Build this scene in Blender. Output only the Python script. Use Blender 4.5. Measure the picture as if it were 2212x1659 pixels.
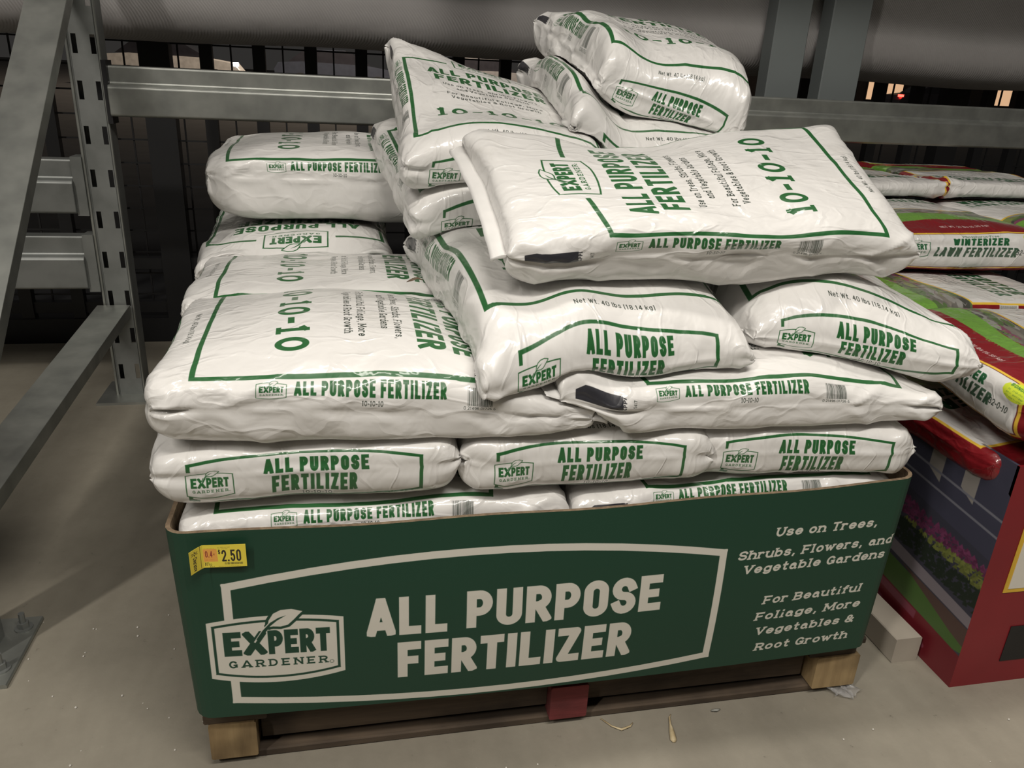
import bpy, math, random
import numpy as np
from mathutils import Matrix, Vector

SC = bpy.context.scene
for o in list(bpy.data.objects): bpy.data.objects.remove(o)

# ------------------------------------------------------------------ camera (metres; X along the carton front, Y into the bay, Z up)
CAMP = (0.2626, -1.0398, 1.112)
cam_d = bpy.data.cameras.new('camera'); cam = bpy.data.objects.new('camera', cam_d); SC.collection.objects.link(cam)
RGT = Vector((.97904, -.19783, .04843)); UP = Vector((.02940, .37258, .92753)); FWD = Vector((.20153, .90667, -.37059))
cam.matrix_world = Matrix(((RGT.x, UP.x, -FWD.x, CAMP[0]), (RGT.y, UP.y, -FWD.y, CAMP[1]), (RGT.z, UP.z, -FWD.z, CAMP[2]), (0, 0, 0, 1)))
cam_d.sensor_width = 36; cam_d.lens = 36*1700/2212; cam_d.clip_start = .05; cam_d.clip_end = 200
SC.camera = cam

# ------------------------------------------------------------------ night sky, store lamps, exposure
SC.view_settings.view_transform = 'Standard'; SC.view_settings.look = 'None'
SC.view_settings.gamma = 1; SC.view_settings.use_curve_mapping = False
SC.view_settings.exposure = -0.2
wd = bpy.data.worlds.new('night'); SC.world = wd; wd.use_nodes = True
wd.node_tree.nodes['Background'].inputs[0].default_value = (.9, .85, .8, 1)
wd.node_tree.nodes['Background'].inputs[1].default_value = .035

def area(name, loc, target, sx, sy, power, col):
    l = bpy.data.lights.new(name, 'AREA'); l.shape = 'RECTANGLE'; l.size = sx; l.size_y = sy; l.energy = power; l.color = col
    o = bpy.data.objects.new(name, l); SC.collection.objects.link(o); o.location = loc
    o.rotation_euler = (Vector(target)-Vector(loc)).to_track_quat('-Z', 'Y').to_euler(); return o
WARM = (1, .945, .865)
area('aisle_lamp', (.9, -1.9, 4.12), (.8, .2, .4), 2.4, .22, 118, WARM)
area('aisle_lamp', (-3.0, -3.0, 5.0), (-.2, .4, .3), .22, 2.2, 190, WARM)
area('overhead_lamp', (1.0, .42, 4.4), (1.0, .40, 0), 2.6, .25, 70, WARM)
area('parking_lot_lamp', (4, 26, 9), (2, 30, 0), 1, 1, 4500, (1, .8, .6))

# ------------------------------------------------------------------ helpers
def link(name, me, parent=None, mats=()):
    o = bpy.data.objects.new(name, me); SC.collection.objects.link(o)
    for m in mats:
        if m.name not in [x.name for x in me.materials]: me.materials.append(m)
    if parent: o.parent = parent
    return o
def tag(o, label=None, cat=None, group=None, kind=None):
    for k, v in (('label', label), ('category', cat), ('group', group), ('kind', kind)):
        if v: o[k] = v
    return o
def empty(name, loc=(0, 0, 0)):
    o = bpy.data.objects.new(name, None); SC.collection.objects.link(o); o.location = loc; o.empty_display_size = .05
    return o
class MB:
    """collects simple solids, then links them as one mesh"""
    def __init__(s): s.v = []; s.f = []
    def add(s, V, F):
        n = len(s.v); s.v += [tuple(p) for p in V]; s.f += [tuple(i+n for i in f) for f in F]; return s
    def box(s, x0, y0, z0, x1, y1, z1, b=0.0):
        if b <= 0:
            V = [(x0,y0,z0),(x1,y0,z0),(x1,y1,z0),(x0,y1,z0),(x0,y0,z1),(x1,y0,z1),(x1,y1,z1),(x0,y1,z1)]
            return s.add(V, [(0,3,2,1),(4,5,6,7),(0,1,5,4),(1,2,6,5),(2,3,7,6),(3,0,4,7)])
        # bevelled: prism with chamfered outline along the longest axis
        d = (x1-x0, y1-y0, z1-z0); ax = d.index(max(d)); o = [(x0, x1), (y0, y1), (z0, z1)]; a0, a1 = o.pop(ax)
        (p0, p1), (q0, q1) = o
        P = [(p0+b,q0),(p1-b,q0),(p1,q0+b),(p1,q1-b),(p1-b,q1),(p0+b,q1),(p0,q1-b),(p0,q0+b)]
        return s.prism(P, a0, a1, ax)
    def prism(s, P, a0, a1, ax):
        def mk(p, a): return (a, p[0], p[1]) if ax == 0 else (p[0], a, p[1]) if ax == 1 else (p[0], p[1], a)
        n = len(P); V = [mk(p, a0) for p in P]+[mk(p, a1) for p in P]
        F = [tuple(range(n))[::-1], tuple(range(n, 2*n))]+[(i, (i+1) % n, n+(i+1) % n, n+i) for i in range(n)]
        return s.add(V, F)
    def beam(s, A, B, wx, th, up=(0, 0, 1)):
        """rectangular bar from A to B, wx wide along world X, th thick"""
        A = Vector(A); B = Vector(B); d = (B-A).normalized(); x = Vector((1, 0, 0)); n = d.cross(x).normalized()
        V = [p+x*wx/2*i+n*th/2*j for p in (A, B) for i, j in ((-1,-1),(1,-1),(1,1),(-1,1))]
        return s.add(V, [(0,3,2,1),(4,5,6,7),(0,1,5,4),(1,2,6,5),(2,3,7,6),(3,0,4,7)])
    def cyl(s, A, B, r, n=12, r2=None):
        A = Vector(A); B = Vector(B); d = (B-A).normalized(); u = d.orthogonal().normalized(); w = d.cross(u); r2 = r if r2 is None else r2
        V = [p+(u*math.cos(t)+w*math.sin(t))*q for p, q in ((A, r), (B, r2)) for t in [2*math.pi*i/n for i in range(n)]]
        return s.add(V, [tuple(range(n))[::-1], tuple(range(n, 2*n))]+[(i, (i+1) % n, n+(i+1) % n, n+i) for i in range(n)])
    def mesh(s, name):
        me = bpy.data.meshes.new(name); me.from_pydata(s.v, [], s.f); me.update()
        import bmesh
        bm = bmesh.new(); bm.from_mesh(me); bmesh.ops.recalc_face_normals(bm, faces=bm.faces); bm.to_mesh(me); bm.free()
        return me
    def build(s, name, m, parent=None, smooth=False):
        me = s.mesh(name)
        if smooth: me.polygons.foreach_set('use_smooth', [True]*len(me.polygons))
        return link(name, me, parent, [m])

# ------------------------------------------------------------------ materials
def nt(name):
    m = bpy.data.materials.new(name); m.use_nodes = True; t = m.node_tree; return m, t, t.nodes['Principled BSDF']
def N(t, typ, **kw):
    n = t.nodes.new(typ)
    for k, v in kw.items():
        if k in n.inputs: n.inputs[k].default_value = v
        else: setattr(n, k, v)
    return n
def rampc(t, fac, stops):
    r = t.nodes.new('ShaderNodeValToRGB'); e = r.color_ramp.elements
    while len(e) < len(stops): e.new(.5)
    for i, (p, c) in enumerate(stops): e[i].position = p; e[i].color = (*c, 1)
    t.links.new(fac, r.inputs[0]); return r.outputs[0]
def coords(t, which='Object', scale=(1, 1, 1), rot=(0, 0, 0)):
    c = t.nodes.new('ShaderNodeTexCoord'); mp = t.nodes.new('ShaderNodeMapping'); mp.inputs['Scale'].default_value = scale; mp.inputs['Rotation'].default_value = rot
    t.links.new(c.outputs[which], mp.inputs[0]); return mp.outputs[0]
def bump(t, h, strength, dist, prev=None):
    b = N(t, 'ShaderNodeBump'); b.inputs['Strength'].default_value = strength; b.inputs['Distance'].default_value = dist
    t.links.new(h, b.inputs['Height'])
    if prev: t.links.new(prev, b.inputs['Normal'])
    return b.outputs[0]
def simple(name, c0, c1=None, rough=.6, metal=0.0, scale=6, bmp=.0, stretch=(1, 1, 1), spec=.5, detail=5):
    m, t, p = nt(name); c1 = c1 or tuple(v*.75 for v in c0)
    n = N(t, 'ShaderNodeTexNoise', Scale=scale, Detail=detail); t.links.new(coords(t, scale=stretch), n.inputs['Vector'])
    t.links.new(rampc(t, n.outputs[0], [(.32, c1), (.68, c0)]), p.inputs['Base Color'])
    p.inputs['Roughness'].default_value = rough; p.inputs['Metallic'].default_value = metal; p.inputs['Specular IOR Level'].default_value = spec
    if bmp: t.links.new(bump(t, n.outputs[0], bmp, .004), p.inputs['Normal'])
    return m
def emit(name, col, st):
    m, t, p = nt(name); p.inputs['Base Color'].default_value = (*col, 1); p.inputs['Emission Color'].default_value = (*col, 1); p.inputs['Emission Strength'].default_value = st
    return m
def sheet_image(name, s):
    a = np.clip(s.a, 0, 1); a = np.where(a <= .0031308, a*12.92, 1.055*a**(1/2.4)-.055)
    im = bpy.data.images.new(name, s.w, s.h, alpha=False); px = np.ones((s.h, s.w, 4), np.float32); px[..., :3] = a
    im.pixels.foreach_set(px.ravel()); im.update(); im.pack(); return im
def printed(name, im, rough, film=0, dirt=0.0, scale_bump=1.0):
    """flat print on film or board; film = strength of the fine crinkles of a plastic film"""
    m, t, p = nt(name); tx = t.nodes.new('ShaderNodeTexImage'); tx.image = im; tx.interpolation = 'Cubic'; tx.extension = 'EXTEND'
    col = tx.outputs[0]
    if dirt:
        n = N(t, 'ShaderNodeTexNoise', Scale=9, Detail=7, Roughness=.65); t.links.new(coords(t), n.inputs['Vector'])
        mx = N(t, 'ShaderNodeMix', data_type='RGBA', blend_type='MULTIPLY'); mx.inputs[0].default_value = 1
        t.links.new(col, mx.inputs[6]); t.links.new(rampc(t, n.outputs[0], [(.28, (1-dirt, 1-dirt*1.05, 1-dirt*1.2)), (.42, (1, 1, 1))]), mx.inputs[7]); col = mx.outputs[2]
    t.links.new(col, p.inputs['Base Color']); p.inputs['Roughness'].default_value = rough
    if film:
        uv = coords(t, 'UV', (1, 1.57, 1))
        w = N(t, 'ShaderNodeTexNoise', Scale=5, Detail=2); t.links.new(uv, w.inputs['Vector'])
        def warped(scale, rot, amt):
            mp = N(t, 'ShaderNodeMapping'); mp.inputs['Scale'].default_value = scale; mp.inputs['Rotation'].default_value = (0, 0, rot); t.links.new(uv, mp.inputs[0])
            a = N(t, 'ShaderNodeVectorMath', operation='MULTIPLY_ADD'); t.links.new(w.outputs['Color'], a.inputs[0]); a.inputs[1].default_value = (amt, amt, 0); t.links.new(mp.outputs[0], a.inputs[2]); return a.outputs[0]
        f = N(t, 'ShaderNodeTexNoise', Scale=1.0, Detail=3, Roughness=.5); t.links.new(warped((11, 8, 1), .5, 1.5), f.inputs['Vector'])
        b = bump(t, f.outputs[0], film*.8, .012)
        for sc, ro, am, st in (((9, 3.2, 1), .8, 1.2, .5), ((8, 3.0, 1), -.75, 1.2, .4)):   # thin sharp creases
            c = N(t, 'ShaderNodeTexNoise', Scale=1.0, Detail=1.5); t.links.new(warped(sc, ro, am), c.inputs['Vector'])
            s1 = N(t, 'ShaderNodeMath', operation='SUBTRACT'); t.links.new(c.outputs[0], s1.inputs[0]); s1.inputs[1].default_value = .5
            s2 = N(t, 'ShaderNodeMath', operation='ABSOLUTE'); t.links.new(s1.outputs[0], s2.inputs[0])
            s3 = N(t, 'ShaderNodeMapRange'); t.links.new(s2.outputs[0], s3.inputs[0]); s3.inputs[1].default_value = 0; s3.inputs[2].default_value = .035; s3.inputs[3].default_value = 1; s3.inputs[4].default_value = 0
            b = bump(t, s3.outputs[0], film*st, .003, b)
        t.links.new(b, p.inputs['Normal'])
        p.inputs['Coat Weight'].default_value = .5; p.inputs['Coat Roughness'].default_value = .09
        t.links.new(b, p.inputs['Coat Normal'])
    return m
# ------------------------------------------------------------------ lettering and flat print, drawn into arrays
def arc(cx, cy, rx, ry, a0, a1, n=16):
    t = np.radians(np.linspace(a0, a1, n))
    return [(cx + rx*math.cos(v), cy + ry*math.sin(v)) for v in t]

def glyph(ch, k):
    """(relative width, strokes, serif spots) of a character, skeleton in a unit box; k = corner depth of the bowls"""
    S = []; F = []; w = 1.0
    a = arc
    if ch == 'A': S = [[(-.04,0),(.46,1)],[(.54,1),(1.04,0)],[(.2,.2),(.8,.2)]]; F = [(0,0),(1,0)]; w = 1.16
    elif ch == 'B': S = [[(0,0),(0,1)],[(0,1),(.5,1)]+a(.5,.76,.42,.24,90,-90)+[(0,.52)],[(.5,.52)]+a(.5,.26,.5,.26,90,-90)+[(0,0)]]; F = [(0,0),(0,1)]
    elif ch == 'C': S = [a(.5,1-k,.5,k,28,180)+a(.5,k,.5,k,180,332)]
    elif ch == 'D': S = [[(0,0),(0,1)],[(0,1)]+a(.4,1-k,.6,k,90,0)+a(.4,k,.6,k,0,-90)+[(0,0)]]; F = [(0,0),(0,1)]
    elif ch == 'E': S = [[(1,1),(0,1),(0,0),(1,0)],[(0,.5),(.8,.5)]]; w = .88; F = [(0,0),(0,1)]
    elif ch == 'F': S = [[(1,1),(0,1),(0,0)],[(0,.48),(.8,.48)]]; w = .86; F = [(0,0),(0,1)]
    elif ch == 'G': S = [a(.5,1-k,.5,k,38,180)+a(.5,k,.5,k,180,352), [(1,.1),(1,.40)], [(1,.40),(.66,.40)]]
    elif ch == 'H': S = [[(0,0),(0,1)],[(1,0),(1,1)],[(0,.5),(1,.5)]]; F = [(0,0),(0,1),(1,0),(1,1)]
    elif ch == 'I': S = [[(.5,0),(.5,1)]]; w = .02; F = [(.5,0),(.5,1)]
    elif ch == 'L': S = [[(0,1),(0,0),(1,0)]]; w = .82; F = [(0,1),(0,0)]
    elif ch == 'M': S = [[(0,0),(0,1)],[(0,1),(.5,.25),(1,1)],[(1,1),(1,0)]]; w = 1.35; F = [(0,0),(0,1),(1,0),(1,1)]
    elif ch == 'N': S = [[(0,0),(0,1)],[(0,1),(1,0)],[(1,0),(1,1)]]; w = 1.05; F = [(0,0),(0,1),(1,1)]
    elif ch == 'O' or ch == '0': S = [a(.5,1-k,.5,k,0,180)+a(.5,k,.5,k,180,360)+[(1,1-k)]]
    elif ch == 'P': S = [[(0,0),(0,1)],[(0,1)]+a(.5,1-.29,.5,.29,90,-90)+[(0,.42)]]; F = [(0,0),(0,1)]; w = .98
    elif ch == 'R': S = [[(0,0),(0,1)],[(0,1)]+a(.5,1-.27,.47,.27,90,-90)+[(0,.46)],[(.5,.46),(1,0)]]; F = [(0,0),(0,1),(1,0)]
    elif ch == 'S': S = [a(.5,.75,.5,.25,15,270)+a(.5,.25,.5,.25,90,-165)]
    elif ch == 'T': S = [[(.5,0),(.5,1)],[(0,1),(1,1)]]; F = [(.5,0)]; w = .92
    elif ch == 'U': S = [[(0,1)]+a(.5,k,.5,k,180,360)+[(1,1)]]; F = [(0,1),(1,1)]
    elif ch == 'V': S = [[(0,1),(.5,0),(1,1)]]; F = [(0,1),(1,1)]; w = 1.05
    elif ch == 'W': S = [[(0,1),(.25,0),(.5,.9),(.75,0),(1,1)]]; F = [(0,1),(1,1)]; w = 1.5
    elif ch == 'X': S = [[(0,0),(1,1)],[(0,1),(1,0)]]; w = 1.06
    elif ch == 'Z': S = [[(0,1),(1,1),(0,0),(1,0)]]; w = .92
    elif ch == '1': S = [[(.5,0),(.5,1)],[(.5,.97),(.1,.88)]]; w = .5; F = [(.5,0)]
    elif ch == '2': S = [a(.5,.7,.5,.3,165,-35)+[(0,0),(1,0)]]
    elif ch == '3': S = [a(.45,.76,.45,.24,160,-90)+a(.5,.26,.5,.26,90,-160)]
    elif ch == '4': S = [[(.75,0),(.75,1),(0,.28),(1,.28)]]
    elif ch == '5': S = [[(.95,1),(.08,1),(.08,.55)]+a(.5,.32,.5,.32,110,-160)]
    elif ch == '6': S = [a(.5,.3,.5,.3,0,360)+[(1,.3)], a(.55,.6,.55,.4,75,180)+[(0,.3)]]
    elif ch == '7': S = [[(0,1),(1,1),(.3,0)]]
    elif ch == '8': S = [a(.5,.76,.44,.24,0,360), a(.5,.26,.5,.26,0,360)]
    elif ch == '9': S = [a(.5,.7,.5,.3,0,360), [(1,.7)]+a(.45,.4,.55,.4,0,-105)]
    elif ch == 'a': S = [a(.42,.26,.42,.26,0,360), [(.84,.1),(.84,.45)]+a(.45,.45,.39,.25,0,150), [(.84,.1),(1,0)]]; w = .86
    elif ch == 'b': S = [[(0,0),(0,1)], a(.5,.35,.5,.35,0,360)]; w = .88; F = [(0,1)]
    elif ch == 'c': S = [a(.5,.35,.5,.35,35,325)]; w = .8
    elif ch == 'd': S = [[(1,0),(1,1)], a(.5,.35,.5,.35,0,360)]; w = .88; F = [(1,1),(1,0)]
    elif ch == 'e': S = [[(0,.36),(1,.36)]+a(.5,.35,.5,.35,0,318)]; w = .85
    elif ch == 'f': S = [[(.35,0),(.35,.7)]+a(.75,.75,.4,.25,180,60), [(0,.68),(.85,.68)]]; w = .6; F = [(.35,0)]
    elif ch == 'g': S = [a(.5,.37,.5,.33,0,360), [(1,.68),(1,-.02)]+a(.5,-.02,.5,.24,0,-150)]; w = .88
    elif ch == 'h': S = [[(0,0),(0,1)], [(0,.4)]+a(.5,.4,.5,.3,180,0)+[(1,0)]]; w = .88; F = [(0,0),(0,1),(1,0)]
    elif ch == 'i': S = [[(.5,0),(.5,.54)], [(.5,.96),(.5,1.0)]]; w = .02; F = [(.5,0)]
    elif ch == 'k': S = [[(0,0),(0,1)], [(.9,.68),(.05,.28)], [(.35,.42),(1,0)]]; w = .86; F = [(0,0),(0,1),(1,0)]
    elif ch == 'l': S = [[(.5,0),(.5,1)]]; w = .02; F = [(.5,0),(.3,1)]
    elif ch == 'm': S = [[(0,0),(0,.7)], [(0,.45)]+a(.25,.45,.25,.25,180,0)+[(.5,0)], [(.5,.45)]+a(.75,.45,.25,.25,180,0)+[(1,0)]]; w = 1.4; F = [(0,0),(.5,0),(1,0)]
    elif ch == 'n': S = [[(0,0),(0,.7)], [(0,.4)]+a(.5,.4,.5,.3,180,0)+[(1,0)]]; w = .86; F = [(0,0),(0,.7),(1,0)]
    elif ch == 'o': S = [a(.5,.35,.5,.35,0,360)]; w = .86
    elif ch == 'p': S = [[(0,-.25),(0,.7)], a(.5,.35,.5,.35,0,360)]; w = .88; F = [(0,-.25)]
    elif ch == 'r': S = [[(0,0),(0,.7)], [(0,.38)]+a(.6,.4,.6,.3,180,60)]; w = .62; F = [(0,0),(0,.7)]
    elif ch == 's': S = [a(.5,.53,.46,.17,20,270)+a(.5,.18,.5,.18,90,-160)]; w = .76
    elif ch == 't': S = [[(.35,1),(.35,.2)]+a(.7,.2,.35,.2,180,300), [(0,.68),(.9,.68)]]; w = .58
    elif ch == 'u': S = [[(0,.7)]+a(.5,.3,.5,.3,180,360)+[(1,.7)], [(1,.3),(1,0)]]; w = .86; F = [(0,.7),(1,0)]
    elif ch == 'w': S = [[(0,.7),(.27,0),(.5,.6),(.73,0),(1,.7)]]; w = 1.25; F = [(0,.7),(1,.7)]
    elif ch == '-': S = [[(0,.42),(1,.42)]]; w = .5
    elif ch == '.': S = [[(.5,0),(.5,.01)]]; w = .02
    elif ch == ',': S = [[(.5,.02),(.3,-.16)]]; w = .02
    elif ch == '(': S = [a(1,.42,1,.7,130,230)]; w = .3
    elif ch == ')': S = [a(0,.42,1,.7,50,-50)]; w = .3
    elif ch == '$': S = [a(.5,.72,.5,.22,15,270)+a(.5,.28,.5,.22,90,-165), [(.5,-.08),(.5,1.08)]]
    elif ch == '&': S = [a(.42,.76,.28,.22,-60,215)+[(1,0)], [(.5,.52)]+a(.4,.25,.4,.25,130,330)+[(.95,.5)]]; w = 1.1
    elif ch == 'c/': S = [a(.5,.35,.5,.3,40,320), [(.5,-.05),(.5,.75)]]
    return w, S, F

def dedupe(P, closed=False):
    Q = []
    for p in P:
        if not Q or math.hypot(p[0]-Q[-1][0], p[1]-Q[-1][1]) > 1e-6: Q.append(tuple(p))
    if closed and len(Q) > 2 and math.hypot(Q[0][0]-Q[-1][0], Q[0][1]-Q[-1][1]) < 1e-6: Q.pop()
    return Q

def square(a, b, c):
    ux, uy, vx, vy = b[0]-a[0], b[1]-a[1], c[0]-b[0], c[1]-b[1]
    return abs(ux*vx+uy*vy) < .34*math.hypot(ux, uy)*math.hypot(vx, vy)

class Sheet:
    """a flat printed sheet measured in millimetres, y up"""
    def __init__(s, x0, y0, x1, y1, ppm, base):
        s.x0, s.y0, s.ppm = x0, y0, ppm
        s.w = int(round((x1-x0)*ppm)); s.h = int(round((y1-y0)*ppm))
        s.x1 = x0+s.w/ppm; s.y1 = y0+s.h/ppm
        s.a = np.empty((s.h, s.w, 3), np.float32); s.a[:] = base
    def win(s, xa, ya, xb, yb):
        i0 = max(0, int((xa-s.x0)*s.ppm)-2); i1 = min(s.w, int((xb-s.x0)*s.ppm)+3)
        j0 = max(0, int((ya-s.y0)*s.ppm)-2); j1 = min(s.h, int((yb-s.y0)*s.ppm)+3)
        if i1 <= i0 or j1 <= j0: return None
        X = s.x0+(np.arange(i0, i1)+.5)/s.ppm; Y = s.y0+(np.arange(j0, j1)+.5)/s.ppm
        return i0, i1, j0, j1, X[None, :].astype(np.float32), Y[:, None].astype(np.float32)
    def blend(s, wnd, m, col):
        i0, i1, j0, j1 = wnd[:4]
        v = s.a[j0:j1, i0:i1]; v += (np.asarray(col, np.float32)-v)*m[..., None]
    def segs(s, P, closed=False):
        P = [tuple(p) for p in P]
        return list(zip(P, P[1:]+([P[0]] if closed else [])))[:len(P) if closed else len(P)-1]
    def poly(s, P, col):
        P = np.asarray(P, float); w = s.win(P[:, 0].min(), P[:, 1].min(), P[:, 0].max(), P[:, 1].max())
        if w is None: return
        X, Y = w[4], w[5]; d = np.full((Y.size, X.size), 1e9, np.float32); ins = np.zeros(d.shape, bool)
        for (ax, ay), (bx, by) in s.segs(P, True):
            ex, ey = bx-ax, by-ay; L = ex*ex+ey*ey+1e-12
            t = np.clip(((X-ax)*ex+(Y-ay)*ey)/L, 0, 1)
            d = np.minimum(d, (X-ax-t*ex)**2+(Y-ay-t*ey)**2)
            if ay != by:
                c = (Y >= min(ay, by)) & (Y < max(ay, by)) & (X < ax+(Y-ay)*ex/ey)
                ins ^= c
        sd = np.sqrt(d)*np.where(ins, -1, 1)
        s.blend(w, np.clip(.5-sd*s.ppm, 0, 1), col)
    def line(s, P, wd, col, closed=False):
        A = np.asarray(P, float); h = wd/2
        w = s.win(A[:, 0].min()-h, A[:, 1].min()-h, A[:, 0].max()+h, A[:, 1].max()+h)
        if w is None: return
        X, Y = w[4], w[5]; d = np.full((Y.size, X.size), 1e9, np.float32)
        P = dedupe(P, closed); n = len(P); m = n if closed else n-1
        for i in range(m):
            (ax, ay), (bx, by) = P[i], P[(i+1) % n]
            ex, ey = bx-ax, by-ay; L = math.hypot(ex, ey)+1e-9; ex /= L; ey /= L
            u = (X-ax)*ex+(Y-ay)*ey; v = np.abs((X-ax)*-ey+(Y-ay)*ex)
            e0 = h if (i == 0 and not closed) or square(P[i-1], P[i], P[(i+1) % n]) else 0
            e1 = h if (i == m-1 and not closed) or square(P[i], P[(i+1) % n], P[(i+2) % n]) else 0
            d = np.minimum(d, np.maximum(np.maximum(-e0-u, u-L-e1), v-h))
            if i or closed: d = np.minimum(d, np.hypot(X-ax, Y-ay)-h)
        s.blend(w, np.clip(.5-d*s.ppm, 0, 1), col)
    def text(s, txt, x, y, size, col, width=None, wt=.17, cond=.5, k=None, slab=0, track=.12, slant=0, rot=0, align='l', grow=0):
        """size = cap height; width = total width to fit; rot in degrees about (x, y)"""
        if k is None: k = .5 if slab else .24
        hw = size*wt/2
        G = []; pen = 0
        for ch in txt:
            if ch == ' ': pen += size*cond*.55; continue
            gw, S, F = glyph(ch, k)
            W = 2*hw+gw*(size*cond-2*hw) if gw > .05 else 2*hw*(1.9 if slab else 1.0)
            if slab and gw > .05: W += 0
            G.append((pen, W, S, F, ch)); pen += W+size*track
        tot = pen-size*track
        sx = 1.0 if width is None else width/tot
        tot *= sx
        ox = {'l': 0, 'c': -tot/2, 'r': -tot}[align]
        cr, sr = math.cos(math.radians(rot)), math.sin(math.radians(rot))
        for p, W, S, F, ch in G:
            g = 1+grow*(((p+W/2)*sx)/max(tot, 1e-6)-.5)
            lo, hi = -.36*size, 1.12*size*g
            if ch in 'ABCDEFGHILMNOPRSTUVWXZ0123456789': lo, hi = 0, size*g
            pad = size*(.28 if slab else 0)
            cs = [(ox+p*sx+ax+slant*ay, ay) for ax in (-pad, W*sx+pad) for ay in (lo, hi)]
            cw = [(x+a*cr-b*sr, y+a*sr+b*cr) for a, b in cs]
            w = s.win(min(c[0] for c in cw), min(c[1] for c in cw), max(c[0] for c in cw), max(c[1] for c in cw))
            if w is None: continue
            dx, dy = w[4]-x, w[5]-y
            V = -sr*dx+cr*dy; U = (cr*dx+sr*dy-slant*V-ox)/sx-p; V = V/g
            d = np.full(U.shape, 1e9, np.float32)
            sg = [(q, 1, 1) for q in S]
            for q, _, _ in sg:
                pts = [(hw+a*(W-2*hw) if W > 2*hw+1e-9 else W/2, hw+b*(size-2*hw)) for a, b in q]
                pts = dedupe(pts); n = len(pts)-1
                if n < 1: continue
                loop = math.hypot(pts[0][0]-pts[-1][0], pts[0][1]-pts[-1][1]) < 1e-6
                for i in range(n):
                    (ax, ay), (bx, by) = pts[i], pts[i+1]
                    ex, ey = bx-ax, by-ay; L = math.hypot(ex, ey)+1e-9; ex /= L; ey /= L
                    u = (U-ax)*ex+(V-ay)*ey; v = np.abs((U-ax)*-ey+(V-ay)*ex)
                    e0 = hw if (i == 0 and not loop) or i and square(pts[i-1], pts[i], pts[i+1]) else 0
                    e1 = hw if (i == n-1 and not loop) or i < n-1 and square(pts[i], pts[i+1], pts[i+2]) else 0
                    d = np.minimum(d, np.maximum(np.maximum(-e0-u, u-L-e1), v-hw))
                    if i or loop: d = np.minimum(d, np.hypot(U-ax, V-ay)-hw)
            if slab:
                for fx, fy in F:
                    cx = hw+fx*(W-2*hw) if W > 2*hw+1e-9 else W/2; cy = hw*.75+fy*(size-2*hw*.75)
                    d = np.minimum(d, np.maximum(np.abs(U-cx)-hw*slab*2.0, np.abs(V-cy)-hw*.75))
            if lo == 0: d = np.maximum(d, np.maximum(-V, V-size))
            s.blend(w, np.clip(.5-d*s.ppm, 0, 1), col)
        return tot
    def barrel(s, x0, y0, x1, y1, bt, bb, n=14):
        """corner points of a frame whose top and bottom bow out by bt and bb"""
        t = np.linspace(0, 1, n)
        return [(x0+(x1-x0)*v, y1+bt*4*v*(1-v)) for v in t]+[(x1+(x0-x1)*v, y0-bb*4*v*(1-v)) for v in t]
    def tiny(s, x, y, w, h, col, seed=0):
        """a line of print too small to read: a row of short strokes"""
        r = random.Random(seed); p = 0
        while p < w:
            b = r.uniform(.35, .8)*h; s.line([(x+p, y+r.uniform(0, .2)*h), (x+p, y+r.uniform(.5, 1)*h)], .16*h, col)
            if r.random() < .5: s.line([(x+p, y+h*.5), (x+p+b*.7, y+h*r.uniform(.1, .9))], .14*h, col)
            p += b*(1 if r.random() < .85 else 2.4)
    def barcode(s, x, y, w, h, col, seed=3):
        r = random.Random(seed); p = 0
        while p < w:
            b = r.choice((.6, .6, 1.1, 1.6))*w/60; s.poly([(x+p, y), (x+min(p+b, w), y), (x+min(p+b, w), y+h), (x+p, y+h)], col)
            p += b+r.choice((.6, .9, 1.4))*w/60

def plaque(s, x0, y0, w, ink, paper, outer=False):
    """the round-topped nameplate with a leaf; w wide"""
    u = w/200.0; T = lambda P: [(x0+a*u, y0+b*u) for a, b in P]
    if outer: s.poly(T(s.barrel(0, 0, 200, 104, 9, 14)), paper)
    else: s.poly(T(s.barrel(3, 3, 197, 101, 9, 13)), paper)
    s.line(T(s.barrel(9, 9, 191, 96, 8, 12)) if outer else T(s.barrel(3, 3, 197, 101, 9, 13)), (4.2 if outer else 4.6)*u, ink, True)
    s.text('E', x0+22*u, y0+41*u, 45*u, ink, wt=.25, cond=.6, width=26*u)
    s.text('X', x0+51*u, y0+41*u, 45*u, ink, wt=.26, cond=.7, width=33*u)
    s.text('PERT', x0+87*u, y0+41*u, 45*u, ink, wt=.25, cond=.6, track=.06, width=92*u)
    s.text('GARDENER', x0+27*u, y0+18*u, 14*u, ink, wt=.2, cond=.9, slab=1.15, track=.5, width=147*u)
    s.line(T(arc(180, 20, 3, 3, 0, 340, 10)), .8*u, ink)
    leaf = T([(88,92),(90,104),(97,116),(108,122),(124,123),(140,118),(134,112),(127,104),(118,95),(107,92),(96,93)])
    stem = T([(70,70),(80,86),(92,100),(104,108),(116,112),(102,103),(92,94),(84,82),(76,66)])
    s.line(leaf, 7*u, ink if not outer else ink, True) if not outer else s.line(leaf, 9*u, ink, True)
    s.poly(leaf, paper); 
    s.line(T([(68,66),(80,86),(90,98)]), 2.6*u, paper); s.poly(stem, ink)

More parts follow.
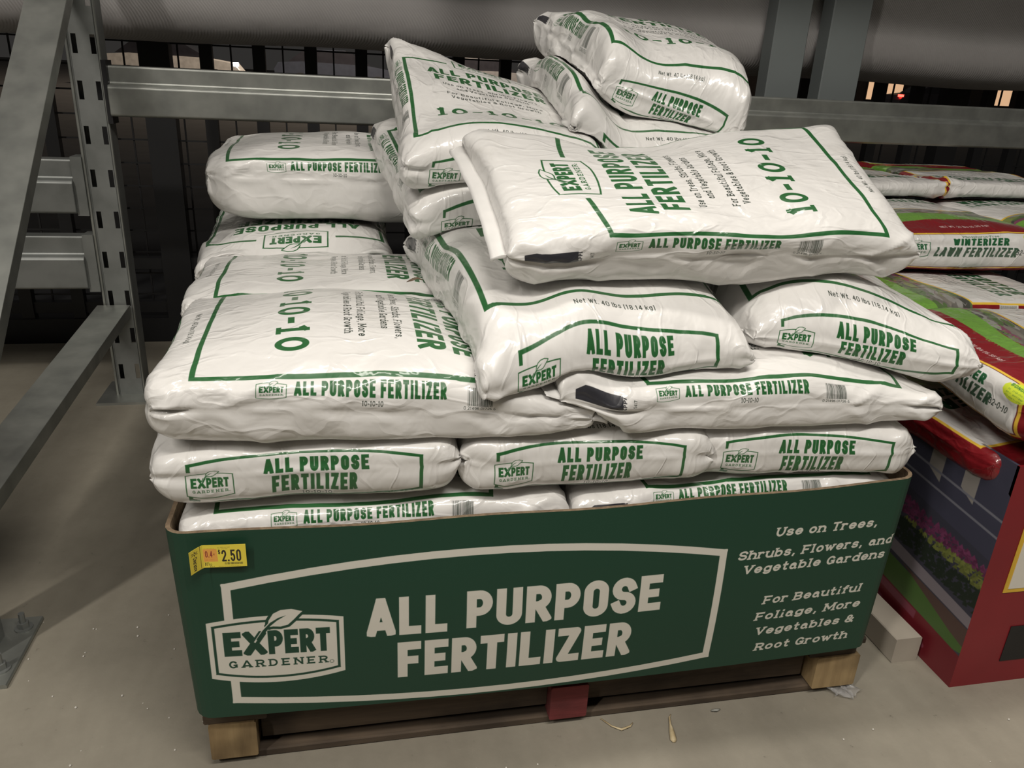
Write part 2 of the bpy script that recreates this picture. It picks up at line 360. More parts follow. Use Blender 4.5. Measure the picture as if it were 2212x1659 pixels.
GREEN = (.020, .118, .032); INK = (.012, .022, .014)
def white_bag_art():
    s = Sheet(-300, -470, 300, 470, 2.1, (.75, .735, .715)); G = GREEN
    # face panel
    top = [(-180+360*v, 188+34*4*v*(1-v)*.55) for v in np.linspace(0, 1, 13)]
    s.line([(180, 188), (180, -268), (-180, -268), (-180, 188)]+top[1:], 8, G, True)
    s.poly([(-78, 176), (78, 176), (84, 262), (-84, 262)], (.75, .735, .715))
    plaque(s, -66, 176, 132, G, (.75, .735, .715))
    s.text('ALL PURPOSE', 0, 104, 44, G, width=262, wt=.215, cond=.58, align='c')
    s.text('FERTILIZER', 4, 50, 44, G, width=248, wt=.215, cond=.58, align='c')
    for i, l in enumerate(('Use on Trees, Shrubs, Flowers,', 'and Vegetable Gardens')):
        s.text(l, 0, 18-21*i, 13, INK, width=(212, 158)[i], wt=.15, cond=.66, slab=1, track=.2, align='c')
    for i, l in enumerate(('For Beautiful Foliage, More', 'Vegetables & Root Growth')):
        s.text(l, 0, -38-21*i, 13, INK, width=(205, 190)[i], wt=.15, cond=.66, slab=1, track=.2, align='c')
    s.text('10-10-10', 0, -160, 50, G, width=262, wt=.2, cond=.74, slab=1.1, track=.22, align='c')
    s.text('Net Wt. 40 lbs (18.14 kg)', 0, -301, 10.5, INK, width=122, wt=.13, cond=.55, track=.16, align='c')
    # panel on the bottom end
    P = s.barrel(-146, -402, 146, -346, 14, 13)
    s.line(P, 5.2, G, True)
    s.poly([(-153, -408), (-90, -408), (-90, -352), (-153, -352)], (.75, .735, .715))
    s.line([(-146, -346), (-146, -356)], 5.2, G); s.line([(-146, -398), (-146, -402), (-138, -404)], 5.2, G)
    plaque(s, -151, -396, 60, G, (.75, .735, .715))
    s.text('ALL PURPOSE', 12, -369, 27, G, width=132, wt=.24, cond=.5, align='c')
    s.text('FERTILIZER', 8, -400, 27, G, width=108, wt=.24, cond=.5, slant=.03, align='c')
    s.text('10-10-10', 10, -411, 8.5, INK, width=38, wt=.16, cond=.8, slab=1, track=.2, align='c')
    # gussets: text reads upwards on the right and downwards on the left
    for sg in (1, -1):
        R = Sheet(-320, 0, 320, 60, 2.1, (.75, .735, .715))
        plaque(R, -180, 21, 42, G, (.75, .735, .715))
        R.text('ALL PURPOSE FERTILIZER', -128, 24, 23, G, width=214, wt=.23, cond=.5)
        R.text('10-10-10', -20, 11, 8.5, INK, width=30, wt=.16, cond=.8, slab=1, track=.2, align='c')
        R.barcode(117, 16, 38, 28, INK); R.text('0 21496 01726 6', 112, 9, 5.5, INK, width=48, wt=.13, cond=.6)
        if sg < 0:
            R.poly([(-352+35, 8), (-238, 8), (-238, 29), (-300, 30), (-317, 22)], (.03, .03, .035))
            R.text('GPPI', -232, 8, 6, (.03, .03, .035), rot=90, wt=.2, width=20); R.text('5417', -214, 12, 6, INK, rot=90, wt=.13, width=14)
        # R: x along the text, y = distance above the crease -> sheet column X0 - y
        A = R.a
        blk = np.transpose(A, (1, 0, 2))[:, ::-1] if sg > 0 else np.transpose(A, (1, 0, 2))[::-1, :]
        cx = int((235-60-s.x0)*s.ppm) if sg > 0 else int((-235-s.x0)*s.ppm)
        cy = int((-320-s.y0)*s.ppm); h, w = blk.shape[:2]
        dst = s.a[cy:cy+h, cx:cx+w]; n = min(dst.shape[1], w); np.minimum(dst[:, :n], blk[:dst.shape[0], :n], out=dst[:, :n])
    return s

def red_bag_art():
    s = Sheet(-300, -470, 300, 470, 1.3, (.23, .012, .018)); W = (.72, .71, .69); Y = (.80, .52, .06); GR = (.018, .11, .04)
    rng = np.random.RandomState(4)
    # top of the face: white label panel with yellow line, below it a house and garden picture and lawn
    s.poly([(-300, -20), (300, -20), (300, -150), (-300, -150)], (.16, .15, .13))
    for i in range(260):
        x, y = rng.uniform(-300, 300), rng.uniform(-150, -30); r = rng.uniform(6, 18)
        c = [(.10, .16, .06), (.22, .20, .17), (.07, .07, .06), (.20, .25, .08), (.30, .29, .27), (.22, .07, .12)][rng.randint(6)]
        s.poly([(x+r*math.cos(t)*1.5, y+r*.7*math.sin(t)) for t in np.linspace(0, 6, 7)], c)
    s.poly([(-300, -150)]+[(x, -128-26*math.cos(x/120)) for x in np.linspace(-300, 300, 20)]+[(300, -150), (300, -228)]+[(x, -228+22*math.cos(x/150)) for x in np.linspace(300, -300, 20)], (.17, .36, .06))
    for i in range(900):
        x, y = rng.uniform(-300, 300), rng.uniform(-215, -135); c = rng.uniform(.7, 1.25)
        s.line([(x, y), (x+rng.uniform(-2, 2), y+rng.uniform(3, 8))], 1.4, (.17*c, .36*c, .06*c))
    s.poly([(-205, 368), (205, 368), (205, -20), (40, -75), (-205, -75)], Y); s.poly([(-198, 360), (198, 360), (198, -16), (38, -68), (-198, -68)], W)
    s.text('WINTERIZER', 0, 150, 48, GR, width=300, wt=.24, cond=.55, slant=.12, align='c')
    s.text('LAWN FERTILIZER', 0, 95, 42, GR, width=320, wt=.22, cond=.5, slant=.12, align='c')
    for i in range(4): s.tiny(-95, 60-20*i, 170, 9, INK, i)
    s.text('NET WT. 21 lbs (6.35 kg)', 0, -268, 12, (.75, .7, .66), width=120, wt=.12, cond=.5, align='c')
    # bottom end label
    s.line([(-300, -306), (165, -306), (178, -420), (-300, -430)], 7, Y)
    s.poly([(-300, -309), (162, -309), (174, -416), (-300, -426)], (.15, .03, .03)); s.poly([(-300, -311), (160, -311), (171, -413), (-300, -422)], W)
    plaque(s, -190, -385, 78, GR, W)
    s.text('Phosphorus-Free', 15, -327, 9, GR, width=92, wt=.13, cond=.55, slab=1, align='c')
    s.text('WINTERIZER', 15, -355, 25, GR, width=140, wt=.25, cond=.55, align='c')
    s.text('LAWN FERTILIZER', 5, -386, 25, (.05, .1, .06), width=205, wt=.23, cond=.5, slant=.15, align='c')
    s.text('32-0-10', 128, -380, 13, INK, width=42, wt=.15, cond=.7, slab=1, track=.15, align='c')
    s.poly([(128, -318)]+[(150+30*math.cos(t), -328+22*math.sin(t)) for t in np.linspace(2.6, 8.2, 14)], (.62, .72, .05))
    s.text('BONUS S', 150, -322, 8, (.05, .2, .05), width=42, wt=.2, cond=.6, align='c')
    for i in range(3): s.tiny(132, -331-7*i, 36, 4, (.05, .2, .05), i)
    # right gusset barcode
    s.poly([(204, 60), (236, 60), (236, 120), (204, 120)], W)
    for i in range(18): s.line([(207, 63+3*i), (233, 63+3*i)], 1.2, INK)
    return s

def carton_art():
    s = Sheet(0, -12, 1222, 372, 1.9, (.0075, .047, .025)); P = (.64, .61, .54); G = (.0075, .047, .025)
    F = s.barrel(72, 34, 870, 250, 38, 24); s.line(F, 13, P, True)
    s.poly([(30, 80), (100, 80), (100, 185), (30, 185)], G)
    plaque(s, 38, 80, 204, G, P, outer=True)
    s.text('ALL', 278, 143, 72, P, wt=.225, cond=.58, width=126, track=.1); s.text('PURPOSE', 435, 146, 71, P, wt=.225, cond=.6, width=331, track=.09, rot=.4)
    s.text('FERTILIZER', 325, 55, 73, P, wt=.225, cond=.58, width=396, track=.08, rot=.2)
    T = lambda t, x, y, w: s.text(t, x, y, 17.5, P, width=w, wt=.2, cond=.86, slab=1, track=.16, slant=.2, rot=.3)
    T('Use on Trees,', 963, 271, 201); T('Shrubs, Flowers, and', 898, 231, 306); T('Vegetable Gardens', 912, 202, 282)
    T('For Beautiful', 962, 134, 200); T('Foliage, More', 953, 99, 215); T('Vegetables &', 960, 65, 203); T('Root Growth', 966, 28, 192)
    return s

def house_art():
    """left wall of the second carton: x runs from the back (0) to the front corner (900), y up"""
    s = Sheet(0, 0, 900, 520, 1.0, (.05, .05, .07)); rng = np.random.RandomState(9)
    s.poly([(0, 520), (900, 520), (900, 300), (0, 420)], (.06, .06, .09))
    for x in (560, 700, 790): s.poly([(x, 520), (x+38, 520), (x+38, 380), (x, 400)], (.30, .28, .26))
    s.line([(0, 430), (900, 350)], 5, (.2, .2, .24)); s.line([(0, 460), (900, 385)], 5, (.2, .2, .24))
    for i in range(2600):
        x = rng.uniform(0, 900); y = 330-.12*x+rng.uniform(-45, 55); c = rng.uniform(.6, 1.3)
        col = (.17*c, .19*c, .05*c) if y > 335-.12*x else (.02, .03, .02)
        if x > 560 and y > 262: col = (.16*c, .04*c, .10*c)
        s.poly([(x, y), (x+13, y+2), (x+7, y+11)], col)
    s.poly([(0, 290), (900, 170), (900, 145), (0, 250)], (.24, .21, .23))
    s.poly([(0, 245), (860, 138), (900, 120), (900, 85), (880, 80), (0, 165)], (.075, .15, .035))
    s.poly([(700, 165), (900, 142), (900, 100), (860, 110)], (.10, .06, .05))
    s.poly([(0, 165), (900, 78), (900, 0), (0, 0)], (.17, .012, .02))
    s.line([(0, 150), (760, 78)], 20, (.24, .05, .08))
    for x, y, r in ((600, 70, 38), (640, 40, 30), (780, 30, 26), (500, 45, 24)):
        s.poly([(x+r*1.3*math.cos(t), y+r*.6*math.sin(t)) for t in np.linspace(0, 6, 8)], (.27, .06, .09))
    return s

def tag_art():
    s = Sheet(0, 0, 84, 46, 9, (.80, .66, .07)); K = (.03, .025, .02)
    s.line([(14, 0), (14, 46)], .6, K); s.poly([(18, 12), (40, 12), (39, 38), (18, 38)], (.80, .38, .08))
    s.text('0.4', 21, 21, 13, (.25, .03, .03), width=11, wt=.13, cond=.4); s.text('c', 33.5, 25, 5, (.25, .03, .03), wt=.15)
    s.text('$', 41, 27, 9, K, width=3.4, wt=.15); s.text('2.50', 46, 11.5, 24, K, width=30, wt=.15, cond=.42, track=.1)
    s.barcode(50, 5, 28, 4.5, K, 5); s.text('WAS', 19, 8, 3, K, width=7, wt=.12); s.text('$9.92', 19, 3.4, 4.5, K, width=11, wt=.12)
    s.tiny(27, .8, 7, 2, K, 4)
    for i in range(2): s.tiny(41, 40-3*i, 20-5*i, 1.6, K, i)
    s.tiny(20, 38.6, 16, 1.4, (.4, .1, .03), 7); s.tiny(20, 15, 15, 1.6, (.4, .1, .03), 8); s.tiny(40, 1, 34, 1.2, K, 9)
    s.text('Clearance', 4, 30, 5.2, K, width=27, wt=.2, cond=.6, track=.1, rot=-90)
    for i in range(6):
        t = math.radians(60*i+30); s.line([(6.5+1.6*math.cos(t), 37+1.6*math.sin(t)), (6.5+4*math.cos(t), 37+4*math.sin(t))], 1.1, K)
    return s
# ------------------------------------------------------------------ materials in use
M_WHITE = printed('white_film_print', sheet_image('white_bag_print', white_bag_art()), .38, film=.55, dirt=.10)
M_RED = printed('red_film_print', sheet_image('red_bag_print', red_bag_art()), .33, film=.6)
M_CARTON = printed('green_board_print', sheet_image('carton_print', carton_art()), .55)
M_HOUSE = printed('picture_board_print', sheet_image('house_print', house_art()), .45)
M_TAG = printed('price_tag_print', sheet_image('tag_print', tag_art()), .4)
M_PLAINFILM = simple('plain_white_film', (.75, .735, .715), (.70, .69, .67), .35, scale=30, bmp=.3)
M_GREENB = simple('green_board', (.0075, .047, .025), (.0068, .042, .022), .55)
M_KRAFT = simple('kraft_board_edge', (.30, .22, .14), (.16, .11, .07), .9, scale=90, bmp=.5)
M_REDB = simple('red_board', (.24, .013, .02), (.19, .010, .016), .42, scale=5)
M_GALV = simple('galvanized_steel', (.42, .43, .40), (.30, .31, .29), .42, .75, scale=14, bmp=.12, detail=3)
M_GALVD = simple('dull_galvanized_steel', (.30, .31, .30), (.21, .22, .21), .5, .6, scale=10, bmp=.1)
M_POST = simple('grey_painted_column', (.17, .19, .19), (.15, .165, .165), .55, scale=3)
M_BLACK = simple('black_painted_steel', (.010, .010, .011), (.007, .007, .008), .5)
M_FAB = None
def concrete():
    m, t, p = nt('concrete'); c = coords(t)
    n1 = N(t, 'ShaderNodeTexNoise', Scale=2.2, Detail=8, Roughness=.62); n2 = N(t, 'ShaderNodeTexNoise', Scale=48, Detail=5, Roughness=.7)
    n3 = N(t, 'ShaderNodeTexNoise', Scale=3.0, Detail=4, Roughness=.6)
    t.links.new(c, n1.inputs['Vector']); t.links.new(c, n2.inputs['Vector']); t.links.new(coords(t, scale=(1.6, .35, 1), rot=(0, 0, .9)), n3.inputs['Vector'])
    a = rampc(t, n1.outputs[0], [(.3, (.215, .195, .155)), (.7, (.335, .305, .245))]); b = rampc(t, n2.outputs[0], [(.27, (.6, .59, .57)), (.35, (.96, .96, .96)), (.64, (1, 1, 1)), (.76, (1.12, 1.12, 1.12))])
    d = rampc(t, n3.outputs[0], [(.35, (.80, .79, .78)), (.6, (1, 1, 1))])
    m1 = N(t, 'ShaderNodeMix', data_type='RGBA', blend_type='MULTIPLY'); m1.inputs[0].default_value = 1; t.links.new(a, m1.inputs[6]); t.links.new(b, m1.inputs[7])
    m2 = N(t, 'ShaderNodeMix', data_type='RGBA', blend_type='MULTIPLY'); m2.inputs[0].default_value = .8; t.links.new(m1.outputs[2], m2.inputs[6]); t.links.new(d, m2.inputs[7])
    t.links.new(m2.outputs[2], p.inputs['Base Color']); p.inputs['Roughness'].default_value = .62; t.links.new(bump(t, n2.outputs[0], .25, .002), p.inputs['Normal'])
    return m
M_CONC = concrete()
def fabric():
    m, t, p = nt('woven_fabric'); c = coords(t)
    w = N(t, 'ShaderNodeTexNoise', Scale=2.0, Detail=5); t.links.new(c, w.inputs['Vector'])
    t.links.new(rampc(t, w.outputs[0], [(.3, (.42, .40, .395)), (.7, (.52, .50, .495))]), p.inputs['Base Color']); p.inputs['Roughness'].default_value = .7
    v = N(t, 'ShaderNodeTexWave', Scale=60, Distortion=1.0); v.wave_type = 'BANDS'; v.bands_direction = 'DIAGONAL'; t.links.new(c, v.inputs['Vector'])
    t.links.new(bump(t, v.outputs[0], .35, .002, bump(t, w.outputs[0], .5, .03)), p.inputs['Normal']); return m
M_FAB = fabric()
def wood(name, c0, c1, ax):
    m, t, p = nt(name); sc = [14, 14, 14]; sc[ax] = 1.2
    n = N(t, 'ShaderNodeTexNoise', Scale=2.2, Detail=7, Roughness=.65, Distortion=.4); t.links.new(coords(t, scale=tuple(sc)), n.inputs['Vector'])
    k = N(t, 'ShaderNodeTexNoise', Scale=5, Detail=4); t.links.new(coords(t), k.inputs['Vector'])
    mx = N(t, 'ShaderNodeMix', data_type='RGBA', blend_type='MULTIPLY'); mx.inputs[0].default_value = .9
    t.links.new(rampc(t, n.outputs[0], [(.3, c1), (.7, c0)]), mx.inputs[6]); t.links.new(rampc(t, k.outputs[0], [(.38, (.35, .33, .3)), (.55, (1, 1, 1))]), mx.inputs[7])
    t.links.new(mx.outputs[2], p.inputs['Base Color']); p.inputs['Roughness'].default_value = .85
    t.links.new(bump(t, n.outputs[0], .6, .003), p.inputs['Normal']); return m
M_WOODX = wood('grey_brown_wood', (.12, .085, .055), (.045, .032, .022), 0)
M_WOODL = wood('pale_pine_wood', (.42, .30, .15), (.24, .16, .075), 2)
M_WOODR = wood('red_painted_wood', (.20, .035, .035), (.09, .014, .014), 0)

# ------------------------------------------------------------------ the setting
fl = MB().box(-3.2, -3.2, -.12, 4.6, 2.26, 0).build('floor', M_CONC); tag(fl, 'grey concrete store floor with stains and spilled pellets', kind='structure')
kb = MB().box(-3.2, 2.262, -.12, 4.6, 2.42, .10).build('trim_1', M_BLACK); tag(kb, 'black kerb under the mesh fence', kind='structure')
gr = MB().box(-60, 2.43, -.2, 90, 80, -.02).build('trim_2', simple('asphalt', (.035, .035, .037), (.022, .022, .024), .85, scale=3)); tag(gr, 'dark parking lot ground outside the fence', kind='structure')

# ------------------------------------------------------------------ roll of fabric hanging behind the rack
def fabric_wall():
    prof = [(1.955, 2.6), (1.955, 2.1), (1.957, 1.7), (1.955, 1.5), (1.95, 1.38), (1.94, 1.32)]
    prof += [(2.085+.155*math.cos(a), 1.296+.152*math.sin(a)) for a in np.linspace(math.pi*.985, math.pi*2.35, 26)]
    V = []; F = []; xs = np.linspace(-2.6, 4.4, 90); r = random.Random(5); n = len(prof)
    for i, x in enumerate(xs):
        dy = .010*math.sin(x*2.1+.5)+.006*math.sin(x*5.3)
        dz = .009*math.sin(x*1.3+1)+.004*math.sin(x*6.1)
        V += [(x, y+dy*(1 if z < 1.6 else .6), z+dz*(1 if z < 1.6 else 0)) for y, z in prof]
        if i: F += [((i-1)*n+j, (i-1)*n+j+1, i*n+j+1, i*n+j) for j in range(n-1)]
    mb = MB().add(V, F); o = mb.build('rolled_fabric_curtain', M_FAB, smooth=True)
    so = o.modifiers.new('s', 'SOLIDIFY'); so.thickness = .004; so.offset = -1
    tag(o, 'grey woven fabric curtain rolled up at its lower edge behind the rack', 'curtain')
fabric_wall()
for k, (a, b) in enumerate(((1.80, 1.935), (2.02, 2.175))):
    t = empty('steel_column', ((a+b)/2, 1.86, 0))
    MB().box(-(b-a)/2, -.04, 0, (b-a)/2, .04, 2.6, .004).build('column_shaft', M_POST, t)
    MB().box(-(b-a)/2-.02, -.06, 0, (b-a)/2+.02, .06, .012).build('base_plate', M_POST, t)
    tag(t, ('grey painted steel column, left one of the pair behind the rack beam', 'grey painted steel column, right one of the pair behind the rack beam')[k], 'column')

# ------------------------------------------------------------------ mesh fence
t = empty('security_fence', (0, 2.3, .10)); tag(t, 'black steel picket fence with wire mesh behind the rack', 'fence')
rail_z = (.02, .20, 1.48)
for z in rail_z: MB().box(-2.8, -.02, z, 4.4, .02, z+.045).build('rail', M_BLACK, t)
pk = MB().box(-.0225, -.03, 0, .0225, .008, 1.5).mesh('picket'); wide = MB().box(-.053, -.04, -.10+.002, .053, .03, 1.55).mesh('fence_post')
for i in range(38):
    x = -.224-.1885*12+.1885*i
    if abs(x+.4125) < .05 or abs(x-2.9) < .09: o = link('fence_post', wide, t, [M_BLACK]); o.location = (x+.01, 0, 0)
    else: o = link('picket', pk, t, [M_BLACK]); o.location = (x, 0, 0)
mb = MB()
for i in range(78): x = -2.78+.0943*i; mb.box(x-.003, .012, .05, x+.003, .018, 1.5)
for j in range(17): z = .09+.0865*j; mb.box(-2.8, .008, z-.003, 4.4, .013, z+.003)
o = mb.build('wire_mesh', M_BLACK, t); o['kind'] = 'stuff'

# ------------------------------------------------------------------ pallet rack
PX0, PX1 = -.522, -.432
def upright(name_y, z1, parent, front):
    """slotted channel post with a foot plate"""
    y = name_y; s = 1 if front else -1
    V = []; F = []
    xs = [PX0+.012, PX0+.017, PX0+.031, PX0+.068, PX0+.082, PX1-.006]; zs = [0.0]; z = .02
    k0 = .067
    while k0 < z1: zs += [k0, k0+.053]; k0 += .1285
    zs.append(z1)
    id_ = {}
    def vid(i, j):
        if (i, j) not in id_: id_[(i, j)] = len(V); V.append((xs[i], y, zs[j]))
        return id_[(i, j)]
    for j in range(len(zs)-1):
        for i in range(len(xs)-1):
            if j % 2 == 1 and i in (1, 3): continue
            F.append((vid(i, j), vid(i+1, j), vid(i+1, j+1), vid(i, j+1)))
    face = MB().add(V, F)
    # side walls and return lips
    for a, b in (((PX0+.012, y), (PX0, y+.008)), ((PX0, y+.008), (PX0, y+.07)), ((PX0, y+.07), (PX0+.018, y+.075)), ((PX1-.006, y), (PX1, y+.007)), ((PX1, y+.007), (PX1, y+.07)), ((PX1, y+.07), (PX1-.018, y+.075))):
        face.add([(a[0], a[1], 0), (b[0], b[1], 0), (b[0], b[1], z1), (a[0], a[1], z1)], [(0, 1, 2, 3)])
    o = face.build('post', M_GALVD, parent); so = o.modifiers.new('s', 'SOLIDIFY'); so.thickness = .0028; so.offset = 0
    lp = MB(); lp.box(PX1-.004, y-.004, 0, PX1+.002, y+.004, z1, .0015); lp.box(PX0-.002, y-.002, 0, PX0+.006, y+.006, z1, .0015)
    lp.build('post_lip', M_GALV, parent)
    MB().box(PX0-.05, y-.075, 0, PX1+.055, y+.125, .009, .002).build('foot_plate', M_GALV, parent)
    for bx, by in ((PX1+.03, y-.03), (PX1+.03, y+.09)):
        b = MB(); b.cyl((bx, by, .009), (bx, by, .012), .017, 16); b.cyl((bx, by, .012), (bx, by, .024), .011, 6); b.cyl((bx, by, .024), (bx, by, .045), .006, 10); b.build('anchor_bolt', M_GALVD, parent)
rack = empty('pallet_rack', (0, 0, 0)); tag(rack, 'galvanized pallet rack frame and beams around the fertilizer pallets', 'rack')
upright(1.672, 2.9, rack, False); upright(.335, 2.9, rack, True)
def brace(A, B):
    # open channel: web on top, two flanges down
    A = Vector(A); B = Vector(B); x = Vector((1, 0, 0)); d = (B-A).normalized(); n = d.cross(x).normalized()
    if n.z < 0: n = -n
    mb = MB(); h = .038; w = .10; e = .003
    P = [(-w/2, 0), (w/2, 0), (w/2, -h), (w/2-e, -h), (w/2-e, -e), (-w/2+e, -e), (-w/2+e, -h), (-w/2, -h)]
    V = [p+x*(a)+n*b for p in (A, B) for a, b in P]; k = 8
    mb.add(V, [tuple(range(k))[::-1], tuple(range(k, 2*k))]+[(i, (i+1) % k, k+(i+1) % k, k+i) for i in range(k)])
    o = mb.build('brace', M_GALV, rack); b = o.modifiers.new('b', 'BEVEL'); b.width = .004; b.segments = 3; b.limit_method = 'ANGLE'
brace((-.49, 1.665, 1.405), (-.49, .42, .355)); brace((-.49, 1.66, .331), (-.49, .42, .264)); brace((-.49, 1.665, 1.50), (-.49, .42, 2.55))
def step_beam(x0, x1, zt, zb, m=M_GALV):
    h = zt-zb; s = zt-h*.36; y0 = 1.652; yb = 1.735; ys = 1.682
    P = [(ys+.003, zt), (ys, zt-.004), (ys, s+.006), (ys-.003, s), (y0+.006, s-.002), (y0, s-.010), (y0, zb+.006), (y0+.006, zb), (yb, zb), (yb, zt)]
    o = MB().prism(P, x0, x1, 0).build('beam', m, rack)
    b = o.modifiers.new('b', 'BEVEL'); b.width = .0025; b.segments = 2; b.limit_method = 'ANGLE'
    return o
step_beam(-.42, 3.55, 1.066, .922)
step_beam(-2.9, -.556, .790, .628, M_GALVD); step_beam(-2.9, -.556, .553, .386, M_GALVD)
for x0, x1, zt, zb in ((-.432, -.418, 1.08, .90), (-.556, -.524, .80, .62), (-.556, -.524, .56, .375)):
    MB().box(x0, 1.664, zb, x1, 1.73, zt).build('end_connector', M_BLACK if x1 > -.5 else M_GALVD, rack)
step_beam(-.42, 3.55, 2.62, 2.48)
for zt, zb in ((.790, .628), (.553, .386), (2.62, 2.48)): MB().box(-2.9, .31, zb, -.53, .36, zt, .004).build('beam', M_GALVD, rack)
# the next level up: front beam and wire deck carrying stock above the bay
o = MB().box(-.42, .31, 2.48, 3.55, .36, 2.62, .004).build('beam', M_GALV, rack)
dk = MB().box(-.42, .37, 2.624, 3.55, 1.70, 2.65).build('shelf_deck', M_GALVD, rack)

# ------------------------------------------------------------------ things outside the fence
GL = simple('car_glass', (.02, .02, .025), rough=.1); TY = simple('tyre_rubber', (.012, .012, .012), rough=.8)
HEAD = emit('headlamp_light', (1, .95, .85), 22); TAIL = emit('tail_lamp_light', (1, .03, .02), 14)
def car(x, y, col, label, flip=1, lamp=None):
    t = empty('car', (x, y, -.02)); m = simple('car_paint', col, rough=.3)
    body = [(-2.2, .35), (-2.25, .75), (-2.1, .98), (-1.3, 1.04), (1.0, 1.0), (2.0, .86), (2.2, .62), (2.2, .32)]
    cabin = [(-1.75, 1.03), (-1.2, 1.42), (.35, 1.45), (1.15, 1.0)]
    MB().prism([(a*flip, b) for a, b in body], -.85, .85, 1).build('car_body', m, t); MB().prism([(a*flip, b) for a, b in cabin], -.72, .72, 1).build('cabin', GL, t)
    MB().prism([(-1.15*flip, 1.40), (.3*flip, 1.43), (.25*flip, 1.47), (-1.1*flip, 1.45)], -.70, .70, 1).build('car_roof', m, t)
    for a in (-1.35, 1.4):
        for b in (-.86, .70): MB().cyl((a*flip, b, .33), (a*flip, b+.16, .33), .33, 20).build('wheel', TY, t)
    if lamp: MB().box(2.08*flip-.08, -.86, .78, 2.08*flip+.06, -.55, .90).build('headlamp' if lamp is HEAD else 'tail_lamp', lamp, t)
    tag(t, label, 'car'); return t
car(-5.3, 30, (.45, .44, .43), 'silver car with its headlamp lit, outside beyond the fence', 1, HEAD)
car(.2, 31, (.03, .035, .05), 'dark car parked outside, right of the silver one')
car(5.2, 32, (.16, .16, .17), 'grey car parked outside, seen above the beam left of the bags', -1)
car(32.2, 40.2, (.04, .04, .05), 'dark car outside with red tail lamp lit', -1, TAIL)
t = empty('shop_building', (34, 47, 0)); MB().box(-7, 0, 0, 12, 8, 5).build('wall', simple('plain_wall', (.05, .04, .035)), t)
wn = emit('lit_window', (1, .62, .36), .75)
for x, w in ((-.9, 2.5), (4.2, 2.0), (8.2, 1.6)):
    f = MB().box(x-.1, -.08, .35, x+w+.1, .0, 2.3).build('window', M_BLACK, t); MB().box(x, -.11, .45, x+w, -.082, 2.2).build('pane', wn, f)
tag(t, 'distant shop with warmly lit windows across the parking lot', 'building')

# ------------------------------------------------------------------ printed carton and its pallet
def carton():
    r = .03; W = 1.22; D = 1.20; z0 = .1255; path = []
    for cx, cy, a0 in ((W-r, r, -90), (W-r, D-r, 0), (r, D-r, 90), (r, r, 180)):
        path += [(cx+r*math.cos(math.radians(a0+a)), cy+r*math.sin(math.radians(a0+a))) for a in np.linspace(0, 90, 6)]
    # resample with extra points on the front
    P = [path[0]]
    for a, b in zip(path, path[1:]+path[:1]):
        L = math.hypot(b[0]-a[0], b[1]-a[1]); n = max(1, int(L/.04))
        P += [(a[0]+(b[0]-a[0])*k/n, a[1]+(b[1]-a[1])*k/n) for k in range(1, n+1)]
    P.pop(); n = len(P); nz = 10
    def pos(x, y, v, inset):
        u = min(max(x/W, 0), 1); bl = -.022*math.sin(math.pi*u)**.8 if y < D/2 else .0
        zt = .344+.017*u*u+.0018*math.sin(x*17)
        fl = .012*(v-.3)*(1 if x > W/2 else -1)*abs(2*u-1)**6
        cx, cy = W/2, D/2; k = 1-inset
        X = x+(cx-x)*inset/.5*.5/abs(W/2)*.5 if inset else x
        return X+fl, y+(bl*(.45+.55*math.sin(math.pi*min(1, v*.9+.1))) if y < .05 else 0), z0+v*zt
    V = []; F = []; mi = []; th = .0065
    nx = []
    for i in range(n):
        a = P[i-1]; b = P[(i+1) % n]; dx, dy = b[0]-a[0], b[1]-a[1]; L = math.hypot(dx, dy); nx.append((-dy/L, dx/L))
    for j in range(nz+1):
        for i in range(n): V.append(pos(*P[i], j/nz, 0))
    o0 = len(V)
    for j in range(nz+1):
        for i in range(n): q = pos(*P[i], j/nz, 0); V.append((q[0]+nx[i][0]*th, q[1]+nx[i][1]*th, q[2]))
    for j in range(nz):
        for i in range(n):
            k = (i+1) % n; a = (j*n+i, j*n+k, (j+1)*n+k, (j+1)*n+i); F.append(a)
            fr = P[i][1] < .026 and P[k][1] < .026 and r*.2 <= P[i][0] <= W
            mi.append(0 if fr else 1); F.append(tuple(o0+q for q in a[::-1])); mi.append(2)
    for i in range(n):
        k = (i+1) % n; F.append((nz*n+i, nz*n+k, o0+nz*n+k, o0+nz*n+i)); mi.append(2); F.append((k, i, o0+i, o0+k)); mi.append(2)
    F.append(tuple(o0+i for i in range(n))[::-1]); mi.append(2)
    me = bpy.data.meshes.new('carton'); me.from_pydata(V, [], F); me.update()
    for m in (M_CARTON, M_GREENB, M_KRAFT): me.materials.append(m)
    me.polygons.foreach_set('material_index', mi); uv = me.uv_layers.new(name='UVMap')
    # the print lies flat on the sheet: distance round the front and height up the wall
    arc_ = [0.0]
    for i in range(1, n): arc_.append(arc_[-1]+math.hypot(P[i][0]-P[i-1][0], P[i][1]-P[i-1][1]))
    per = arc_[-1]+math.hypot(P[0][0]-P[-1][0], P[0][1]-P[-1][1])
    for p in me.polygons:
        for li in p.loop_indices:
            q = me.vertices[me.loops[li].vertex_index].co; v = q.z-z0
            X = q.x*1000; uv.data[li].uv = ((X-0)/1222, (v*1000+12)/384)
    o = link('display_carton', me); tag(o, 'open green printed carton holding the white fertilizer bags on a pallet', 'carton')
    # inner cardboard seam lines pressed into the face
    return o
carton()

